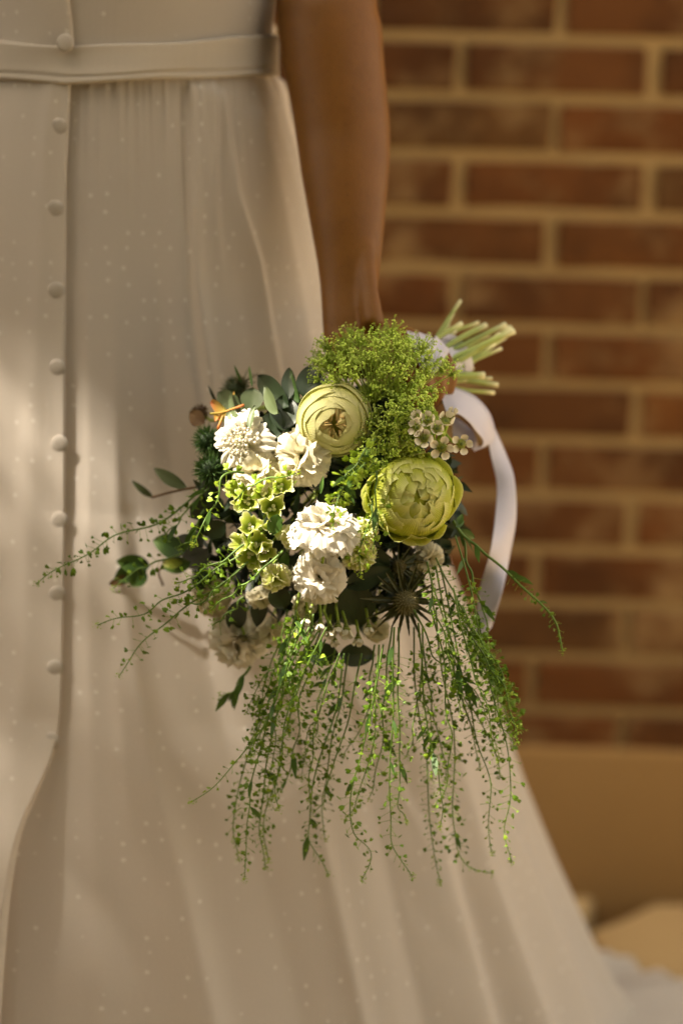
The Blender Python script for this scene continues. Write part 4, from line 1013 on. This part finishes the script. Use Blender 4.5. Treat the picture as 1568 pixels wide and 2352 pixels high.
# sprays across the front, pods coloured brighter to look sunlit
spray([(560, 1085, -.185), (520, 1090, -.20), (490, 1150, -.205), (468, 1200, -.205), (440, 1250, -.20)], 201, podmat='cress_pod_sunlit', ps=1.55, start=0, leaves=1, dens=.9)
spray([(540, 1150, -.19), (585, 1112, -.205), (630, 1095, -.207), (682, 1088, -.20)], 202, podmat='cress_pod_sunlit', ps=1.5, start=0, dens=1.0)
spray([(862, 1008, -.18), (820, 1052, -.205), (785, 1105, -.215), (772, 1160, -.222), (766, 1228, -.222)], 203, podmat='cress_pod_sunlit', ps=1.5, start=.18, leaves=3, dens=1.25)
spray([(850, 1030, -.18), (815, 1090, -.21), (800, 1150, -.215)], 204, podmat='cress_pod_sunlit', ps=1.5, start=.1, leaves=4, dens=1.3)
spray([(862, 1050, -.18), (858, 1120, -.20), (865, 1180, -.205), (850, 1270, -.20)], 205, podmat='cress_pod_sunlit', ps=1.2, leaves=2)
spray([(855, 1150, -.19), (845, 1215, -.20), (822, 1318, -.20)], 206, podmat='cress_pod_sunlit', ps=1.1, dens=1.3)
spray([(845, 1020, -.18), (838, 1070, -.195), (800, 1100, -.20)], 207, podmat='cress_pod_sunlit', ps=1.3, leaves=4)
# sprays reaching left over the skirt
spray([(470, 1120, -.11), (380, 1195, -.115), (290, 1222, -.12), (190, 1278, -.13), (86, 1345, -.135)], 211, ps=1.25, start=.15, dens=1.1)
spray([(480, 1120, -.12), (420, 1180, -.12), (375, 1235, -.12)], 212, ps=1.3, leaves=3)
spray([(560, 1270, -.17), (500, 1310, -.17), (400, 1372, -.155), (320, 1410, -.15), (230, 1435, -.15)], 213, ps=1.35, start=.1, dens=.75)
spray([(570, 1290, -.17), (500, 1345, -.165), (400, 1415, -.155), (330, 1475, -.15), (272, 1545, -.15)], 214, ps=1.35, start=.1, dens=.75)
spray([(650, 1265, -.19), (590, 1318, -.195), (540, 1362, -.19), (480, 1400, -.18)], 215, ps=1.2, start=.3, dens=.6, rstem=.0013)
spray([(560, 1250, -.18), (480, 1300, -.18), (400, 1340, -.165)], 216, ps=1.3, dens=1.2)
spray([(560, 1300, -.17), (490, 1360, -.17), (440, 1385, -.165), (400, 1370, -.16)], 217, ps=1.3, dens=1.3)
spray([(420, 1270, -.10), (330, 1300, -.105), (265, 1355, -.11)], 218, ps=1.3, dens=.7)
spray([(560, 1370, -.15), (520, 1410, -.15), (486, 1442, -.15)], 219, ps=1.2, dens=.8)
spray([(470, 1170, -.12), (440, 1225, -.13), (412, 1260, -.13)], 220, ps=1.2, leaves=4, dens=.6)
# the trailing cascade below
CAS = [
 ([(700, 1430), (620, 1600), (565, 1760), (540, 1900), (548, 1975)], 1.0), ([(710, 1440), (640, 1600), (590, 1760), (570, 1880), (565, 2025)], 1.1), ([(720, 1440), (650, 1620), (605, 1780), (590, 1900), (600, 1992)], 1.0),
 ([(740, 1440), (680, 1600), (640, 1750), (612, 1880), (616, 1968)], .95), ([(700, 1420), (650, 1560), (600, 1680), (530, 1760), (436, 1842)], .55), ([(690, 1420), (630, 1540), (600, 1640), (570, 1740)], 1.2),
 ([(760, 1440), (700, 1580), (680, 1700), (655, 1790), (628, 1838)], .9), ([(750, 1440), (690, 1560), (660, 1660), (640, 1760), (640, 1860)], 1.1), ([(730, 1450), (665, 1560), (615, 1650), (580, 1730)], 1.2),
 ([(790, 1500), (770, 1640), (735, 1780), (712, 1880), (716, 1950), (760, 2022)], 1.05), ([(800, 1500), (780, 1620), (750, 1760), (735, 1860), (745, 1930)], 1.0), ([(780, 1500), (735, 1620), (715, 1740), (705, 1840)], 1.2),
 ([(830, 1500), (800, 1640), (770, 1740), (740, 1830), (725, 1870)], .6), ([(770, 1490), (745, 1580), (725, 1680), (690, 1760)], 1.2),
 ([(880, 1480), (855, 1620), (825, 1740), (803, 1840), (812, 1920), (852, 1960), (832, 2014)], 1.0), ([(870, 1480), (862, 1600), (848, 1720), (830, 1830), (800, 1880)], .9), ([(860, 1480), (850, 1580), (825, 1680), (790, 1740)], .8),
 ([(905, 1440), (900, 1600), (893, 1740), (888, 1860), (905, 1950), (946, 2010)], 1.05), ([(915, 1440), (915, 1600), (910, 1740), (918, 1840), (930, 1880)], .9), ([(900, 1440), (885, 1560), (878, 1680), (858, 1790), (850, 1830)], .9),
 ([(950, 1440), (950, 1580), (972, 1720), (985, 1840), (995, 1940), (1010, 2026)], 1.15), ([(960, 1430), (975, 1560), (990, 1700), (1010, 1800), (1012, 1900)], 1.05), ([(970, 1440), (965, 1580), (955, 1680), (930, 1740)], .8),
 ([(1000, 1400), (1010, 1540), (1035, 1680), (1040, 1800), (1035, 1900), (1060, 1975), (1135, 2015)], 1.0), ([(990, 1400), (1020, 1540), (1030, 1660), (1025, 1760), (1000, 1850)], .8),
 ([(1000, 1300), (1030, 1450), (1075, 1600), (1105, 1740), (1125, 1850), (1130, 1960)], .85), ([(1010, 1300), (1045, 1450), (1070, 1580), (1120, 1700), (1150, 1790)], .9), ([(1040, 1350), (1070, 1480), (1110, 1620), (1140, 1740)], 1.0),
 ([(1045, 1230), (1080, 1350), (1105, 1480), (1130, 1600), (1165, 1720), (1172, 1820), (1155, 1900), (1168, 1972)], .85), ([(1060, 1390), (1110, 1500), (1150, 1600), (1175, 1680)], 1.7), ([(1060, 1420), (1120, 1500), (1165, 1590), (1192, 1680)], 1.8),
 ([(1050, 1380), (1100, 1470), (1150, 1540), (1180, 1620)], 1.8), ([(1070, 1440), (1120, 1560), (1150, 1650), (1170, 1710)], 1.7), ([(1030, 1360), (1080, 1450), (1120, 1530), (1160, 1650)], 1.6), ([(1080, 1460), (1130, 1530), (1170, 1600), (1185, 1700)], 1.7),
 ([(980, 1290), (1010, 1400), (1040, 1500), (1060, 1600), (1080, 1680)], 1.3), ([(1000, 1280), (1050, 1380), (1080, 1450), (1100, 1560)], 1.4), ([(990, 1330), (1000, 1420), (1030, 1520), (1060, 1640)], 1.2),
 ([(950, 1400), (1000, 1500), (1050, 1560), (1075, 1620)], .9), ([(1020, 1450), (1055, 1560), (1080, 1680), (1100, 1760)], .8), ([(660, 1400), (640, 1480), (610, 1580), (590, 1680)], 1.2), ([(680, 1400), (660, 1500), (640, 1600), (625, 1700)], 1.3), ([(720, 1410), (700, 1500), (680, 1590), (660, 1680)], 1.3),
 ([(970, 1480), (985, 1600), (1010, 1700), (1030, 1790)], 1.0),
]
for k, (pp, dn) in enumerate(CAS):
    n_ = len(pp); y0 = -.150 - .05 * ((k * 37) % 10) / 10.0
    spray([(a, b, y0 + .012 * i / n_) for i, (a, b) in enumerate(pp)], 300 + k, ps=1.18, start=.03 if dn > 1.15 else .12, dens=dn * .9, leaves=(k * 7) % 4, rstem=.0009, branches=1 if k in (5, 8, 13, 16, 22, 36, 38) else 0)
spray([(1040, 1195, -.14), (1070, 1240, -.14), (1110, 1268, -.145), (1175, 1322, -.15), (1235, 1385, -.155), (1272, 1435, -.155), (1290, 1498, -.155)], 401, ps=.9, start=.45, dens=.8, reach=.6, rstem=.0016, leaves=6)
spray([(1065, 1240, -.14), (1078, 1300, -.145), (1098, 1360, -.15), (1115, 1430, -.15), (1128, 1520, -.15)], 402, ps=1.0, start=.3, dens=.5, rstem=.0013, leaves=2)
spray([(575, 1530, -.12), (545, 1570, -.12), (535, 1592, -.12), (505, 1590, -.12)], 403, ps=1.0, start=.6, dens=.3, rstem=.0014, leaves=5)
# leafy filling between and behind the blooms
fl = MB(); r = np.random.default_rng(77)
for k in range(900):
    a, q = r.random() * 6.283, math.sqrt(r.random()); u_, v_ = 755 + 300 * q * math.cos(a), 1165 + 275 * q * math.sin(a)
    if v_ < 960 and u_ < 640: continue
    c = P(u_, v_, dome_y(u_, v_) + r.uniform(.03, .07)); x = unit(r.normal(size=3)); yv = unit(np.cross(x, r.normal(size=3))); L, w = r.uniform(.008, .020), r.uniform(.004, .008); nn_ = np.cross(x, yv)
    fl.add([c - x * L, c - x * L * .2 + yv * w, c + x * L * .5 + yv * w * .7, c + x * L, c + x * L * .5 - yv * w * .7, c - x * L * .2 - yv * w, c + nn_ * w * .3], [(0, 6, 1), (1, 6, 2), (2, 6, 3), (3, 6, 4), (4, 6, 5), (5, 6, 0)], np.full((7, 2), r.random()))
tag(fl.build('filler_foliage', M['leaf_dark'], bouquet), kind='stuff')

# ------------------------------------------------------------------ stalks gathered at the tie, and their cut ends
r = np.random.default_rng(88)
for k, (pos, d, back) in enumerate(STEMS):
    b = BIND + AX * r.uniform(-.01, .01) + r.normal(0, .006, 3)
    pts = crom([pos, pos - d * back, (pos - d * back) * .45 + b * .55 + np.array([0, .012, 0]), b], 10)
    mb = MB(); mb.tube(pts, np.linspace(.0014, .0017, 10), 5); mb.build('stalk', M['lace_stem'], bouquet, origin=pts[0])
ENDS = [(1057, 690, .02, 5.5), (1060, 742, .0, 7), (1115, 746, .01, 9), (1160, 745, .02, 8), (1180, 760, .0, 9.5), (1172, 752, .03, 8), (1110, 862, -.01, 11), (1142, 884, .01, 8), (1133, 902, .02, 6), (1045, 760, .03, 6), (1090, 800, .02, 7),
        (1078, 872, .0, 6), (955, 762, .02, 6), (985, 768, .03, 6), (1020, 780, .03, 7), (1128, 868, .02, 5), (1135, 790, .03, 6), (1075, 770, .04, 6), (1150, 800, .03, 5), (1122, 768, .045, 5), (1098, 740, .05, 4.5), (1040, 720, .04, 4), (1160, 775, .05, 5), (1105, 880, .03, 5), (1060, 800, .01, 5.5), (1030, 745, .05, 4.5), (1085, 845, .03, 5.5), (1148, 765, .0, 5)]
for k, (u_, v_, y_, w_) in enumerate(ENDS):
    e = P(u_, v_, y_ - .02); b = BIND + r.normal(0, .0055, 3) + np.array([0, .0, 0]); m_ = (b + e) / 2 + r.normal(0, .0035, 3)
    st = MB(); rad = w_ * PX * .88; rn = 1 + .10 * np.exp(-((np.linspace(0, 1, 24) - r.uniform(.45, .8)) / .035) ** 2) + .03 * r.normal(size=24); st.tube(crom([b - AX * .02, b, m_, e], 24), rad * rn * np.linspace(.85, 1, 24), 9); st.build('stem', M['cut_stem'], bouquet, origin=b)

# ------------------------------------------------------------------ ribbon
def strip(path_l, path_r, n=70, name='ribbon', th=.0003, rip=.0):
    L_, R_ = crom([P(*p) for p in path_l], n), crom([P(*p) for p in path_r], n)
    w = np.linspace(0, 1, 9)[None, :, None]; g = L_[:, None] * (1 - w) + R_[:, None] * w
    t = np.gradient((L_ + R_) / 2, axis=0); nr = np.cross(t, R_ - L_); nr /= np.linalg.norm(nr, axis=1)[:, None] + 1e-9
    bow = (np.sin(math.pi * w[0, :, 0]) * .0016)[None, :, None]
    g1 = g + nr[:, None] * (bow + th); g2 = g + nr[:, None] * (bow - th)
    mb = MB(); both = np.concatenate([g1, g2[:, ::-1]], 1); both = np.concatenate([both, both[:, :1]], 1); mb.grid(both)
    return mb
tail = strip([(1118, 985, -.02), (1125, 1040, -.02), (1140, 1110, -.025), (1136, 1190, -.045), (1124, 1270, -.066), (1100, 1360, -.05), (1088, 1480, -.065)],
             [(1136, 985, .0), (1160, 1040, -.005), (1180, 1100, -.02), (1184, 1190, -.030), (1170, 1275, -.040), (1152, 1360, -.07), (1128, 1440, -.06)])
loop = strip([(1008, 885, -.06), (1045, 890, -.045), (1090, 910, -.03), (1124, 950, -.02), (1136, 1000, -.012), (1118, 1022, -.03), (1092, 1034, -.05)],
             [(1030, 960, -.085), (1050, 950, -.08), (1075, 968, -.07), (1092, 990, -.06), (1108, 1010, -.05), (1105, 1026, -.05), (1088, 1034, -.055)])
under = strip([(1040, 955, -.04), (1070, 975, -.03), (1090, 1000, -.03), (1098, 1032, -.03)], [(1042, 1010, -.06), (1060, 1012, -.06), (1075, 1020, -.058), (1090, 1036, -.052)])
for s_ in (tail, loop, under): s_.build('ribbon', M['ribbon'], bouquet)
knot = MB()
for k in range(5):
    c0 = BIND + AX * (.026 + .008 * k) ; a = np.linspace(0, 2 * math.pi, 40)
    rr = .0190 + .001 * k + .001 * np.sin(3 * a + k); ring = c0 + AX * (.0035 * np.sin(a + k))[:, None] + rr[:, None] * (np.cos(a)[:, None] * e1 + np.sin(a)[:, None] * e2)
    off = np.linspace(-.0065, .0065, 4)
    knot.grid(np.stack([ring + AX * o_ + (ring - c0) * (.03 - 600 * o_ ** 2) for o_ in off], 1))
knot.build('ribbon_binding', M['ribbon'], bouquet)
bowm = MB()
for (ua, va, ub, vb, w_) in [(978, 845, 985, 772, 52), (988, 845, 1016, 786, 40), (968, 840, 946, 762, 30)]:
    A, B = P(ua, va, -.075), P(ub, vb, -.055); sd = unit(np.cross(B - A, [0, 1, 0])) * w_ * PX * .5
    t = np.linspace(0, 1, 16); s = np.linspace(-1, 1, 7)
    g = np.array([[A + (B - A) * math.sin(tt_ * math.pi) + sd * ss * (.5 + .5 * math.sin(tt_ * math.pi)) + np.array([0, .022 * math.cos(tt_ * math.pi) + .004 * math.sin(4 * ss), .003 * ss]) for ss in s] for tt_ in t])
    bowm.grid(g)
bowm.build('ribbon_knot', M['ribbon'], bouquet)
